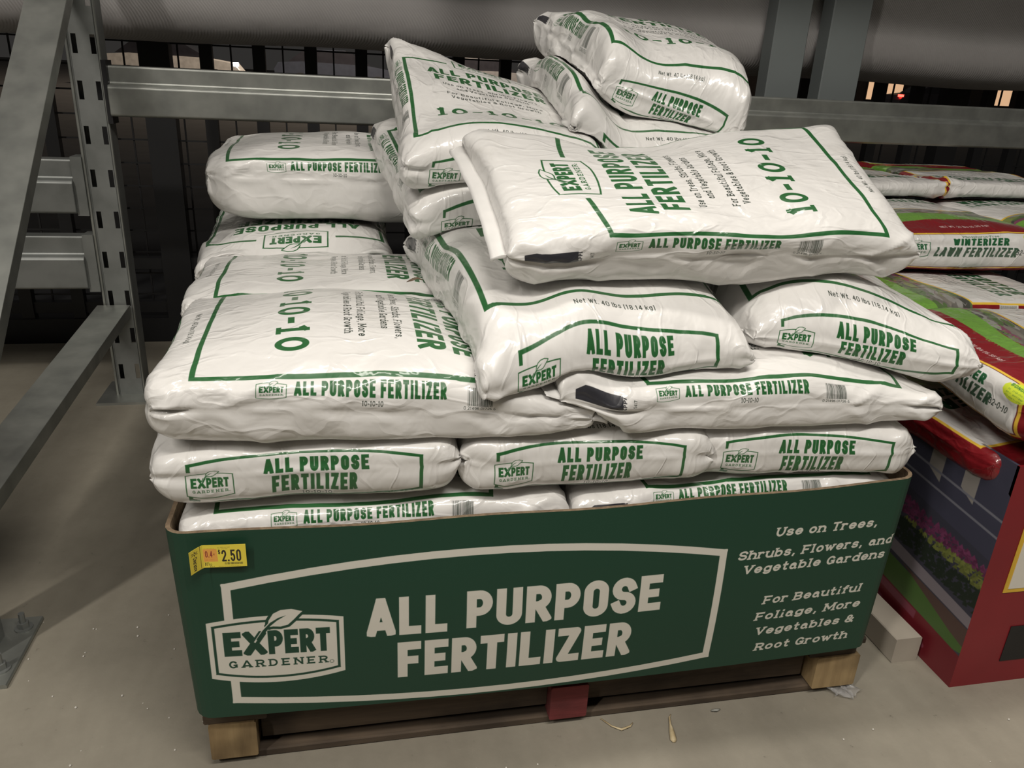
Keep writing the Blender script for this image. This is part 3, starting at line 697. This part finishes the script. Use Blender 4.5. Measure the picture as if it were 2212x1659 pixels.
tg = empty('price_tag', (.0, 0, 0))
def price_tag():
    V = []; F = []; n = 24; W = .084*.86; H = .046
    for i in range(n+1):
        u = i/n; x = .031+u*.076; y = -.0082-.0022*math.sin(math.pi*x/1.22)*10*x
        y = -.0066-.022*math.sin(math.pi*x/1.22)**.8*.98-(.016*(1-u/.22)**1.3 if u < .22 else 0)
        dz = -.002*max(0, (1-u/.2)); V += [(x, y, .417+dz), (x, y, .455+dz)]
        if i: F.append((2*i-2, 2*i, 2*i+1, 2*i-1))
    me = bpy.data.meshes.new('price_tag'); me.from_pydata(V, [], F); uv = me.uv_layers.new(name='UVMap')
    for p in me.polygons:
        for li in p.loop_indices:
            k = me.loops[li].vertex_index; uv.data[li].uv = ((k//2)/n, k % 2)
    return me
bpy.data.objects.remove(tg)
o = link('price_tag', price_tag(), None, [M_TAG]); so = o.modifiers.new('s', 'SOLIDIFY'); so.thickness = .0005; so.offset = 1
tag(o, 'yellow clearance price tag reading $2.50 stuck on the green carton', 'price tag')

pal = empty('wooden_pallet', (0, .012, 0)); tag(pal, 'worn wooden pallet under the green carton with one red block', 'pallet')
rr = random.Random(2)
def board(x0, y0, z0, x1, y1, z1, m, name='board', jig=.003):
    a = rr.uniform(-jig, jig); o = MB().box(x0+a, y0+a*.3, z0, x1+a, y1+a*.3, z1, .0025).build(name, m, pal); return o
for i in range(7): board(.01, .01+i*.178, .110, 1.225, .01+i*.178+.13, .125, M_WOODX, 'deck_board')
for x in (.012, .555, 1.11): board(x, .01, .0905, x+.10, 1.19, .1095, M_WOODX, 'stringer_board')
for j, y in enumerate((.006, .55, 1.10)):
    for i, x in enumerate((.018, .60, 1.128)):
        m = M_WOODR if (i == 1) else M_WOODL
        board(x, y, .0165, x+(.075, .07, .092)[i], y+.10, .090, m, 'block', .001)
board(.10, .03, .030, .60, .068, .0895, M_WOODX, 'stringer'); board(.67, .035, .028, 1.12, .07, .0895, M_WOODX, 'stringer')
for y in (.018, .545, 1.09): board(.03, y, .0, 1.21, y+.085, .016, M_WOODR if y > 1 else M_WOODX, 'bottom_board')

# ------------------------------------------------------------------ soft bags
rs = np.random.RandomState(11)
LAT = rs.rand(64, 256, 256).astype(np.float32)
def vnoise(x, y, k):
    L = LAT[k % 64]; xi = np.floor(x).astype(int); yi = np.floor(y).astype(int); fx = x-xi; fy = y-yi
    fx = fx*fx*fx*(fx*(fx*6-15)+10); fy = fy*fy*fy*(fy*(fy*6-15)+10)
    g = lambda a, b: L[(yi+b) % 256, (xi+a) % 256]
    return (g(0, 0)*(1-fx)+g(1, 0)*fx)*(1-fy)+(g(0, 1)*(1-fx)+g(1, 1)*fx)*fy-.5
def profile(half, c, n, s):
    th = np.linspace(math.pi/2, 0, 240); x = half*np.cos(th)**(2/n); z = c*np.sin(th)**(2/n)
    L = np.concatenate([[0], np.cumsum(np.hypot(np.diff(x), np.diff(z)))]); L /= L[-1]
    a = np.abs(s); return np.sign(s)*np.interp(a, L, x)/half, np.interp(a, L, z)/c
# height field of everything already stacked (6 mm cells)
HX0, HY0, HC = -.4, -.4, .006
HF = np.full((500, 600), -9.0, np.float32)
PEND = []
def hf_sample(X, Y):
    i = np.clip(((X-HX0)/HC).astype(int), 0, HF.shape[1]-1); j = np.clip(((Y-HY0)/HC).astype(int), 0, HF.shape[0]-1); return HF[j, i]
def hf_commit():
    global HF
    for P in PEND:
        Q = P
        for ax in (0, 1):   # double the sampling in both directions
            m = (np.take(Q, range(1, Q.shape[ax]), ax)+np.take(Q, range(Q.shape[ax]-1), ax))/2
            R = np.empty(tuple(Q.shape[k]*2-1 if k == ax else Q.shape[k] for k in range(3)), Q.dtype)
            if ax == 0: R[0::2] = Q; R[1::2] = m
            else: R[:, 0::2] = Q; R[:, 1::2] = m
            Q = R
        i = np.clip(((Q[..., 0]-HX0)/HC).astype(int), 1, HF.shape[1]-2).ravel(); j = np.clip(((Q[..., 1]-HY0)/HC).astype(int), 1, HF.shape[0]-2).ravel(); z = Q[..., 2].ravel()
        for a in (-1, 0, 1):
            for b in (-1, 0, 1): np.maximum.at(HF, (j+b, i+a), z)
    PEND.clear()
def blur(a, k):
    for _ in range(k):
        p = np.pad(a, 1, mode='edge'); a = (p[:-2, 1:-1]+p[2:, 1:-1]+p[1:-1, :-2]+p[1:-1, 2:]+2*a)/6
    return a
X0S, Y0S = .235, .368       # half sheet, to the crease
def bag(label, corners, T, seed, mat=None, name='fertilizer_bag', cat='bag', group=None, seal=True, fold=1.0, sink=.02, crown=.0, dome=.16, lump=1.0, nx=82, ny=116, n_end=4.4, n_side=4.6, dents=(), thin=(), warp=(), ear=.05, vshift=0.0):
    """corners of the middle surface in reading order: bottom left, bottom right, top right, top left"""
    mat = mat or M_WHITE
    BL, BR, TR, TL = [np.array(c, float) for c in corners]
    Wd = (np.linalg.norm(BR-BL)+np.linalg.norm(TR-TL))/2; Ld = (np.linalg.norm(TL-BL)+np.linalg.norm(TR-BR))/2; c = T/2
    sx = np.sin(np.linspace(-1, 1, nx)*math.pi/2*.62)/math.sin(math.pi/2*.62); sy = np.sin(np.linspace(-1, 1, ny)*math.pi/2*.62)/math.sin(math.pi/2*.62)
    SX, SY = np.meshgrid(sx, sy)
    px, qx = profile(Wd/2, c, n_side, SX); py, qy = profile(Ld/2, c, n_end, SY)
    K = seed*13.7
    pull = 1-.022*(1-py**2)*np.abs(px)**3; pull2 = 1-.022*(1-px**2)*np.abs(py)**3
    u = px*pull; v = py*pull2
    u = u+.010*vnoise(SX*3+K, SY*4+K, seed)*np.abs(px); v = v+.012*vnoise(SX*4+K, SY*3, seed+1)*np.abs(py)
    rc = 1-ear*np.abs(px*py)**7; u = u*rc; v = v*rc
    a = (u+1)/2; b = (v+1)/2
    Mid = (1-a)[..., None]*(1-b)[..., None]*BL+a[..., None]*(1-b)[..., None]*BR+a[..., None]*b[..., None]*TR+(1-a)[..., None]*b[..., None]*TL
    nrm = np.cross((BR-BL)+(TR-TL), (TL-BL)+(TR-BR)); nrm /= np.linalg.norm(nrm)
    Mid = Mid+nrm*(crown*(1-px**2)*(1-py**2))[..., None]
    z = c*qx*qy; tf = np.ones_like(z)
    for dx, dy, rx, ry, am in thin: tf = tf*(1-am*np.exp(-((px-dx)/rx)**2-((py-dy)/ry)**2))
    for dx, dy, rx, ry, am in warp: Mid[..., 2] += am*np.exp(-((px-dx)/rx)**2-((py-dy)/ry)**2)
    z = z*(1+lump*.22*vnoise(SX*1.7+K, SY*2.3-K, seed+2))*(.93+dome*(1-px**2)*(1-py**2))
    for dx, dy, rx, ry, am in dents: z = z+am*np.exp(-((px-dx)/rx)**2-((py-dy)/ry)**2)
    z = z*tf; top = Mid+nrm*z[..., None]; bot = Mid-nrm*(c*qx*qy*tf)[..., None]
    # creases: ridged noise running across the rims, stronger near the ends and corners
    sh = SX*X0S; sv = SY*Y0S
    wx = .012*vnoise(sh*9+K, sv*9, seed+3); wy = .012*vnoise(sh*9, sv*9+K, seed+4)
    def ridge(ang, f1, f2, k):
        cu, su = math.cos(ang), math.sin(ang); A = (sh+wx)*cu+(sv+wy)*su; B = -(sh+wx)*su+(sv+wy)*cu
        r = 1-np.abs(vnoise(A*f1+K, B*f2-K, k))*2.6; return np.clip(r, 0, 1)**2
    edge = np.clip(np.maximum(np.abs(SX), np.abs(SY)*1.0)-.55, 0, 1)/.45; cor = np.clip(np.abs(SX)*np.abs(SY)-.35, 0, 1)/.65
    side = (np.clip(np.abs(SX)-.6, 0, 1)/.4); endw = (np.clip(np.abs(SY)-.7, 0, 1)/.3)
    d = .0045*ridge(.62, 15, 2.2, seed+5)*(.15+1.2*side+.25*endw)+.0032*ridge(-.7, 15, 4.5, seed+6)*(.15+.5*side+1.0*cor)+.0055*cor*ridge(.1, 26, 9, seed+7)
    d = d+.003*vnoise(sh*9+K, sv*9, seed+8)*(.6+edge)+.0008*vnoise(sh*45, sv*45+K, seed+9)*(.3+edge)+.0055*ridge(1.3, 9, 3, seed+10)*(.3*edge+.9*cor)
    d = d*fold*1.25
    lip = .0016*np.exp(-((1-np.maximum(np.abs(SX), np.abs(SY)))/.012)**2)
    fade = np.clip((1-np.maximum(np.abs(SX), np.abs(SY)))/.035, 0, 1)
    def norms(P, s):
        gx = np.gradient(P, axis=1); gy = np.gradient(P, axis=0); m = np.cross(gx, gy)*s; l = np.linalg.norm(m, axis=2, keepdims=True); return m/np.maximum(l, 1e-9)
    top = top+norms(top, 1)*((d-.0035*fold)*fade)[..., None]
    bot = bot+norms(bot, -1)*((d*1.0-.003*fold)*fade)[..., None]
    oc = Mid-(BL+BR+TR+TL)/4; oc[..., 2] = 0; oc /= np.maximum(np.linalg.norm(oc, axis=2, keepdims=True), 1e-6)
    top = top+oc*lip[..., None]; bot = bot+oc*lip[..., None]
    # corners curl a little
    cz = .010*(np.abs(SX)*np.abs(SY))**6*np.where(SX > 0, 1, -1)*(1 if seed % 2 else -1); top[..., 2] += cz; bot[..., 2] += cz
    # rest on what is below
    H = hf_sample(bot[..., 0], bot[..., 1]); sft = H+.0015-bot[..., 2]
    up = np.where(H > -5, np.maximum(sft, 0), 0); s2 = blur(up, 60)
    dn = np.where((H > -5) & (sft < 0), np.maximum(sft, -sink), 0)*np.clip(1-np.maximum(np.abs(SX), np.abs(SY))**3, 0, 1); dn = blur(dn, 12)
    top[..., 2] += s2+dn*.45*(s2 < .003); bot[..., 2] += s2+dn*(s2 < .003)
    H = hf_sample(bot[..., 0], bot[..., 1]); bot[..., 2] = np.where(H > -5, np.maximum(bot[..., 2], H+.0012), bot[..., 2])
    H2 = hf_sample(top[..., 0], top[..., 1]); top[..., 2] = np.where(H2 > -5, np.maximum(top[..., 2], H2+.0022), top[..., 2])
    rim = np.maximum(np.abs(SX), np.abs(SY)) > .99999
    bot[rim] = top[rim]
    PEND.append(top.astype(np.float32))
    # mesh
    idt = np.arange(nx*ny).reshape(ny, nx); inner = ~rim; idb = idt.copy(); idb[inner] = nx*ny+np.arange(inner.sum())
    V = np.concatenate([top.reshape(-1, 3), bot[inner]]); org = V.mean(0); org[2] = V[:, 2].min(); V = V-org
    q = lambda I: np.stack([I[:-1, :-1], I[:-1, 1:], I[1:, 1:], I[1:, :-1]], -1).reshape(-1, 4)
    FT = q(idt); FB = q(idb)[:, ::-1]
    us = sh*1000; vs = sv*1000
    ut = np.stack([us, vs], -1)
    ex = (X0S-np.abs(sh)); ey = (Y0S-np.abs(sv)); endf = ey < ex
    ub = np.where(endf[..., None], np.stack([us, np.sign(vs)*(2*Y0S*1000-np.abs(vs))], -1), np.stack([np.sign(us)*(2*X0S*1000-np.abs(us)), vs], -1))
    cell = lambda A: np.stack([A[:-1, :-1], A[:-1, 1:], A[1:, 1:], A[1:, :-1]], 2).reshape(-1, 4, A.shape[-1])
    UT = cell(ut); UB = cell(ub)[:, ::-1]; E = endf[:-1, :-1].reshape(-1)
    # a bottom face keeps to one branch of the unfolded sheet
    e4 = np.repeat(E[:, None], 4, 1); s4 = cell(np.stack([us, vs], -1))[:, ::-1]
    UB = np.where(e4[..., None], np.stack([s4[..., 0], np.sign(s4[..., 1])*(2*Y0S*1000-np.abs(s4[..., 1]))], -1), np.stack([np.sign(s4[..., 0])*(2*X0S*1000-np.abs(s4[..., 0])), s4[..., 1]], -1))
    UV = np.concatenate([UT, UB]).reshape(-1, 2); UV = np.stack([(UV[:, 0]+300)/600, (UV[:, 1]+470-vshift*1000)/940], -1); UV = np.clip(UV, .002, .998)
    Fa = np.concatenate([FT, FB]).astype(np.int32); me = bpy.data.meshes.new(name); me.vertices.add(len(V)); me.vertices.foreach_set('co', V.astype(np.float32).ravel())
    me.loops.add(Fa.size); me.loops.foreach_set('vertex_index', Fa.ravel()); me.polygons.add(len(Fa)); me.polygons.foreach_set('loop_start', np.arange(0, Fa.size, 4, dtype=np.int32)); me.polygons.foreach_set('loop_total', np.full(len(Fa), 4, np.int32))
    me.polygons.foreach_set('use_smooth', np.ones(len(Fa), bool)); uvl = me.uv_layers.new(name='UVMap'); uvl.data.foreach_set('uv', UV.astype(np.float32).ravel()); me.update(); me.validate()
    root = empty(name, tuple(org)); tag(root, label, cat, group); link('bag_body', me, root, [mat])
    if seal:
        e = top[-1]; k = len(e); out = (TL-BL)+(TR-BR); out /= np.linalg.norm(out); wv = .024
        t_ = np.linspace(-1, 1, k); A = []; 
        for r in range(5):
            f = r/4; zz = .006*f*vnoise(t_*5+K, t_*0+r*.3, seed+12)+(-.004*f*f)
            A.append(e+out*(wv*f)*(1+.15*vnoise(t_*4+K, t_*0, seed+13))[:, None]+nrm*zz[:, None]*1.6)
        A = np.array(A); HH = hf_sample(A[..., 0], A[..., 1]); A[..., 2] = np.where(HH > -5, np.maximum(A[..., 2], HH+.003), A[..., 2])
        A = A-org; Vs = [tuple(p) for p in A.reshape(-1, 3)]; Fs = [(r*k+i, r*k+i+1, (r+1)*k+i+1, (r+1)*k+i) for r in range(4) for i in range(k-1)]
        ms = bpy.data.meshes.new('end_seal'); ms.from_pydata(Vs, [], Fs); ms.polygons.foreach_set('use_smooth', [True]*len(Fs))
        so_ = link('end_seal', ms, root, [M_PLAINFILM if mat is M_WHITE else M_REDB]); md = so_.modifiers.new('s', 'SOLIDIFY'); md.thickness = .0008
    return root
def flat(cx, cy, zm, L, W, ang, dz=(0, 0, 0, 0)):
    a = math.radians(ang); up = np.array([math.cos(a), math.sin(a), 0]); rt = np.array([math.sin(a), -math.cos(a), 0]); C = np.array([cx, cy, zm])
    return [C-rt*W/2-up*L/2+[0, 0, dz[0]], C+rt*W/2-up*L/2+[0, 0, dz[1]], C+rt*W/2+up*L/2+[0, 0, dz[2]], C-rt*W/2+up*L/2+[0, 0, dz[3]]]
BASE = (np.arange(HF.shape[1])*HC+HX0 > .0) & (np.arange(HF.shape[1])*HC+HX0 < 1.22)
F_ = 'white fertilizer bags in the carton stack'
# bottom layer that shows above the carton rim
bag('lowest white fertilizer bag at front left, just above the price tag', flat(.305, .205, .446, .60, .40, 0), .116, 1, group=F_, dome=.03)
bag('lowest white fertilizer bag at front right, half hidden by the carton rim', flat(.905, .205, .446, .60, .40, 180), .114, 2, group=F_, dome=.03)
hf_commit()
# second layer: three end-on bags in front, two lengthwise behind
bag('white fertilizer bag end-on in the second layer at far left above the price tag', flat(.205, .332, .560, .67, .445, 89), .128, 3, group=F_, dome=.03)
bag('white fertilizer bag end-on in the middle of the second layer above the carton', flat(.630, .332, .553, .67, .41, 90), .126, 4, group=F_, dome=.03)
bag('white fertilizer bag end-on in the second layer at the right, above the carton corner', flat(1.030, .332, .546, .67, .40, 86, (.005, -.006, 0, 0)), .122, 5, group=F_, dome=.03)
bag('white fertilizer bag lying lengthwise at back left of the second layer', flat(.28, .905, .550, .64, .42, 0), .11, 6, group=F_, seal=False)
bag('white fertilizer bag lying lengthwise at back right of the second layer', flat(.93, .905, .545, .62, .42, 180), .11, 7, group=F_, seal=False)
hf_commit()
# third layer
bag('large white fertilizer bag at the left with nearly its whole face showing', flat(.310, .205, .674, .655, .425, 0.5, (.004, -.002, -.045, -.03)), .124, 8, group=F_, lump=.7, thin=((0, 1.0, 3, .42, .62),))
bag('white fertilizer bag directly behind the large left one', flat(.290, .592, .666, .665, .375, 0), .116, 9, group=F_, seal=False)
bag('white fertilizer bag end-on hidden in the middle of the stack behind the front ones', flat(.83, .76, .650, .60, .40, 92), .11, 10, group=F_, seal=False)
hf_commit()
bag('white fertilizer bag with upside-down lettering behind the sideways left ones', flat(.15, 1.085, .680, .61, .44, -90, (.028, .028, -.03, -.03)), .135, 12, vshift=.05, group=F_, seal=False)
bag('white fertilizer bag lying sideways with a crumpled black-barred end, third layer at right', flat(.898, .198, .634, .665, .40, 180, (-.006, -.006, .004, .004)), .106, 11, group=F_, dome=.0, ear=.02, thin=((0, -1, 3, .45, .25), (0, .75, 3, .4, .22)))
hf_commit()
# fourth layer
bag('white fertilizer bag sloping towards the viewer in the centre, net weight line in full view',
    [(.450, -.020, .676), (.885, .035, .708), (.875, .66, .745), (.395, .66, .745)], .140, 14, vshift=.016, n_end=2.7, dome=.05, group=F_, lump=.8, seal=False, ear=.0)
bag('white fertilizer bag at the right turned outwards, with a crumpled left corner',
    [(.915, .085, .728), (1.285, -.012, .690), (1.325, .55, .735), (.93, .64, .745)], .136, 15, vshift=.016, n_end=2.9, dome=.05, group=F_, seal=False, ear=.02, dents=((-.98, -.75, .25, .25, -.012),))
bag('white fertilizer bag on top at the left, rounded, resting on the upside-down one', flat(.275, 1.11, .858, .66, .44, 0, (.015, -.01, -.01, .015)), .16, 13, group=F_, seal=False, lump=.9, sink=.045)
bag('white fertilizer bag lying hidden under the heap at the back', flat(.86, .86, .735, .66, .42, 180), .11, 16, group=F_, seal=False)
hf_commit()
# loose heap on top
H_ = 'white fertilizer bags heaped on top'
bag('white fertilizer bag at the bottom of the heap, only its crumpled left end showing',
    [(.385, .43, .838), (.80, .43, .835), (.76, .98, .935), (.325, .98, .955)], .11, 17, group=H_)
hf_commit()
bag('white fertilizer bag propped under the rear of the heap at the right',
    [(.80, .46, .860), (1.20, .42, .850), (1.18, 1.00, .890), (.80, 1.0, .92)], .12, 18, group=H_, seal=False)
hf_commit()
bag('white fertilizer bag leaning at the left of the heap, 10-10-10 in full view',
    [(.372, .43, .935), (.75, .40, .925), (.745, .90, 1.03), (.372, .93, 1.14)], .118, 20, group=H_, fold=1.1, ear=0)
hf_commit()
bag('white fertilizer bag in the middle of the heap, corner with black mark standing up behind',
    [(.69, .455, .945), (1.12, .46, .950), (1.11, 1.0, 1.05), (.70, 1.02, 1.120)], .112, 19, group=H_, fold=1.2, ear=0)
hf_commit()
bag('topmost white fertilizer bag, tilted to the right at the top of the heap',
    [(.765, .55, 1.100), (1.045, .495, 1.015), (1.20, .97, 1.01), (.735, 1.02, 1.228)], .14, 21, group=H_, ear=0, fold=1.2, crown=.02)
hf_commit()
bag('white fertilizer bag lying across the front of the heap with bright green lettering',
    [(1.200, .105, .856), (1.185, .405, 1.022), (.468, .365, .992), (.495, .075, .852)], .122, 22, ear=.0, group=H_, fold=1.1, dome=.08, warp=((1, .15, .6, .5, -.035),), sink=.03)
hf_commit()
# ------------------------------------------------------------------ lawn fertilizer pallet on the right
def carton_two():
    x0, x1, y0, y1, zt = 1.426, 2.66, -.004, 1.18, .50; r = .006; me = MB()
    n = 14; V = []; F = []
    # left wall with the picture
    t = empty('picture_carton', (x0, y0, 0)); tag(t, 'dark red printed carton with a house and garden picture, at the right', 'carton')
    for k in range(n+1):
        y = (y1-y0)*k/n; bx = -.010*math.sin(math.pi*k/n)
        for j in range(9): V.append((bx*math.sin(math.pi*j/8), y, zt*j/8))
        if k: F += [((k-1)*9+j, (k-1)*9+j+1, k*9+j+1, k*9+j) for j in range(8)]
    m = bpy.data.meshes.new('side_panel'); m.from_pydata(V, [], F); uv = m.uv_layers.new(name='UVMap')
    for p in m.polygons:
        for li in p.loop_indices: q = m.vertices[m.loops[li].vertex_index].co; uv.data[li].uv = (1-min(1, q.y/.9), q.z/.52)
    o = link('side_panel', m, t, [M_HOUSE]); s = o.modifiers.new('s', 'SOLIDIFY'); s.thickness = .006; s.offset = -1
    MB().box(.0, .0, 0, x1-x0, .006, zt).build('front_panel', M_REDB, t); MB().box(0, y1-.006-y0, 0, x1-x0, y1-y0, zt).build('back_panel', M_REDB, t)
    MB().box(x1-x0-.006, .007, 0, x1-x0, y1-y0-.007, zt).build('side_panel', M_REDB, t); MB().box(.007, .007, .395, x1-x0-.007, y1-y0-.007, .402).build('false_floor', M_KRAFT, t)
    yl = simple('yellow_print', (.80, .50, .05)); wp = simple('cream_print', (.74, .70, .62), (.70, .66, .58))
    MB().box(.052, -.0015, .225, .60, -.0005, .45).build('label_border', yl, t); MB().box(.061, -.0025, .234, .60, -.0016, .441).build('label_panel', wp, t)
    MB().box(.10, -.0015, .055, .16, -.0005, .14).build('dark_mark', M_BLACK, t)
carton_two()
HF[:] = np.maximum(HF, np.where((np.arange(HF.shape[1])*HC+HX0 > 1.43)[None, :] & (np.arange(HF.shape[0])*HC+HY0 > .01)[:, None], .404, -9.0))
R_ = 'lawn fertilizer bags on the red carton'
rb = dict(mat=M_RED, name='lawn_fertilizer_bag', group=R_, seal=False, nx=60, ny=84)
bag('lowest red lawn fertilizer bag, its drooping edge overhanging the picture carton', flat(1.622, .325, .478, .60, .43, -90, (.01, .0, -.006, .01)), .10, 31, vshift=-.085, **rb)
bag('red lawn fertilizer bag in the lowest tier, right of the overhanging one', flat(2.08, .31, .47, .60, .42, -90), .10, 32, **rb)
hf_commit()
bag('red and white lawn fertilizer bag with yellow bonus mark, its end facing the white bags', [(1.415, .44, .632), (1.405, -.02, .588), (2.0, .00, .59), (2.0, .45, .625)], .12, 33, **rb)
bag('lawn fertilizer bag with white label panel lying just behind the near one', flat(1.72, .70, .625, .62, .43, 0), .105, 34, **rb)
bag('lawn fertilizer bag lying at the far right edge of the red pallet', flat(2.26, .42, .60, .62, .42, 90), .12, 35, **rb)
hf_commit()
bag('red lawn fertilizer bag facing forward, winterizer label upright, upper tier', flat(1.845, .985, .742, .62, .46, 89), .132, 36, **rb)
bag('dark red lawn fertilizer bag on the upper tier at the right edge', flat(2.33, 1.00, .745, .60, .44, 93), .115, 37, **rb)
hf_commit()
bag('pale lawn fertilizer bag on the top tier with upside-down lettering, beside the white bag', flat(1.86, 1.40, .835, .60, .44, -84), .06, 38, vshift=.07, **rb)
bag('pale lawn fertilizer bag at the back of the top tier at the right edge', flat(2.34, 1.43, .835, .60, .44, -95), .06, 39, vshift=.07, **rb)
hf_commit()

# ------------------------------------------------------------------ small things on the floor
sb = MB().box(1.352, .078, 0, 1.412, .28, .060, .002).build('cardboard_pad', simple('pale_board', (.40, .36, .30), (.33, .29, .24), .8), None)
tag(sb, 'pale cardboard pad standing on the floor between the two cartons', 'cardboard')
def pellets():
    r = random.Random(8); mb = MB()
    for i in range(150):
        if i < 75: x, y = r.gauss(-.05, .10), r.gauss(-.10, .09)
        elif i < 115: x, y = r.uniform(-.42, .0), r.uniform(-.25, .45)
        else: x, y = r.uniform(.1, 1.5), r.uniform(-.30, -.02)
        if x > -.01 and y > -.01: continue
        s = r.uniform(.0010, .0022); n = 6; z = s*.85
        V = [(x+s*math.cos(k*math.pi/3+i), y+s*math.sin(k*math.pi/3+i), z) for k in range(n)]+[(x+s*.5*math.cos(k*math.pi/3), y+s*.5*math.sin(k*math.pi/3), q) for q in (0.0002, z*2) for k in range(n)]
        F = [(6+k, 6+(k+1) % 6, (k+1) % 6, k) for k in range(6)]+[(k, (k+1) % 6, 12+(k+1) % 6, 12+k) for k in range(6)]+[tuple(range(12, 18)), tuple(range(6, 12))[::-1]]
        mb.add(V, F)
    o = mb.build('fertilizer_pellets', simple('pellet_white', (.75, .72, .66), rough=.7)); tag(o, 'spilled white fertilizer pellets scattered on the concrete', 'pellets', kind='stuff')
pellets()
def leaf_bit(name, pts, w, m, label, cat):
    V = []; F = []; n = len(pts)
    for i, p in enumerate(pts):
        a = Vector(pts[max(i-1, 0)]); b = Vector(pts[min(i+1, n-1)]); d = (b-a).normalized(); s = Vector((-d.y, d.x, 0)).normalized()*w[i]
        q = Vector(p); V += [tuple(q-s), tuple(q+Vector((0, 0, w[i]*.5))), tuple(q+s)]
        if i: k = 3*i; F += [(k-3, k, k+1, k-2), (k-2, k+1, k+2, k-1)]
    o = MB().add(V, F).build(name, m, smooth=True); md = o.modifiers.new('s', 'SOLIDIFY'); md.thickness = .0006
    tag(o, label, cat)
SEED = simple('dry_seed_wing', (.62, .52, .33), (.42, .32, .17), .6, scale=60)

leaf_bit('maple_seed', [(.835, .012, .002), (.829, .004, .003), (.824, -.012, .004), (.820, -.030, .004), (.816, -.048, .003), (.815, -.053, .002)], [.0008, .0016, .002, .0048, .0062, .002], SEED, 'dry winged maple seed on the floor in front of the pallet', 'seed')
leaf_bit('dry_twig', [(.700, .022, .002), (.715, .0, .003), (.730, -.010, .003), (.748, -.006, .004), (.756, .002, .003)], [.0012, .0016, .003, .002, .0008], SEED, 'thin dry plant bit lying under the pallet edge, left of the maple seed', 'twig')
leaf_bit('dead_leaf', [(.372, .402, .735), (.382, .398, .740), (.392, .402, .742), (.402, .398, .739)], [.002, .006, .005, .001], simple('dead_leaf_brown', (.16, .11, .07), rough=.8, scale=80), 'small dead leaf caught between the two sideways white bags', 'leaf')
leaf_bit('wood_chip', [(.915, .008, .003), (.925, .006, .005), (.934, .009, .003)], [.002, .0035, .001], simple('grey_chip', (.30, .30, .27), rough=.8), 'small grey wood chip on the floor before the pallet', 'wood chip')
def wad():
    r = np.random.RandomState(6); V = []; F = []; n, m = 22, 14
    for i in range(n+1):
        for j in range(m+1):
            u = i/n; v = j/m; x = 1.172+.052*u+.012*math.sin(v*9+u*4); y = .002+.036*v+.010*math.sin(u*11)
            z = .003+.011*abs(math.sin(u*7+v*3))*abs(math.cos(v*6+u*2))+.004*r.rand(); V.append((x, y, z))
    for i in range(n):
        for j in range(m): F.append((i*(m+1)+j, (i+1)*(m+1)+j, (i+1)*(m+1)+j+1, i*(m+1)+j+1))
    mt, t, p = nt('clear_film'); p.inputs['Base Color'].default_value = (.75, .75, .75, 1); p.inputs['Roughness'].default_value = .15; p.inputs['Transmission Weight'].default_value = .6; p.inputs['Alpha'].default_value = .55
    o = MB().add(V, F).build('film_scrap', mt, smooth=True); tag(o, 'crumpled scrap of clear plastic film on the floor at the pallet corner', 'plastic scrap')
wad()
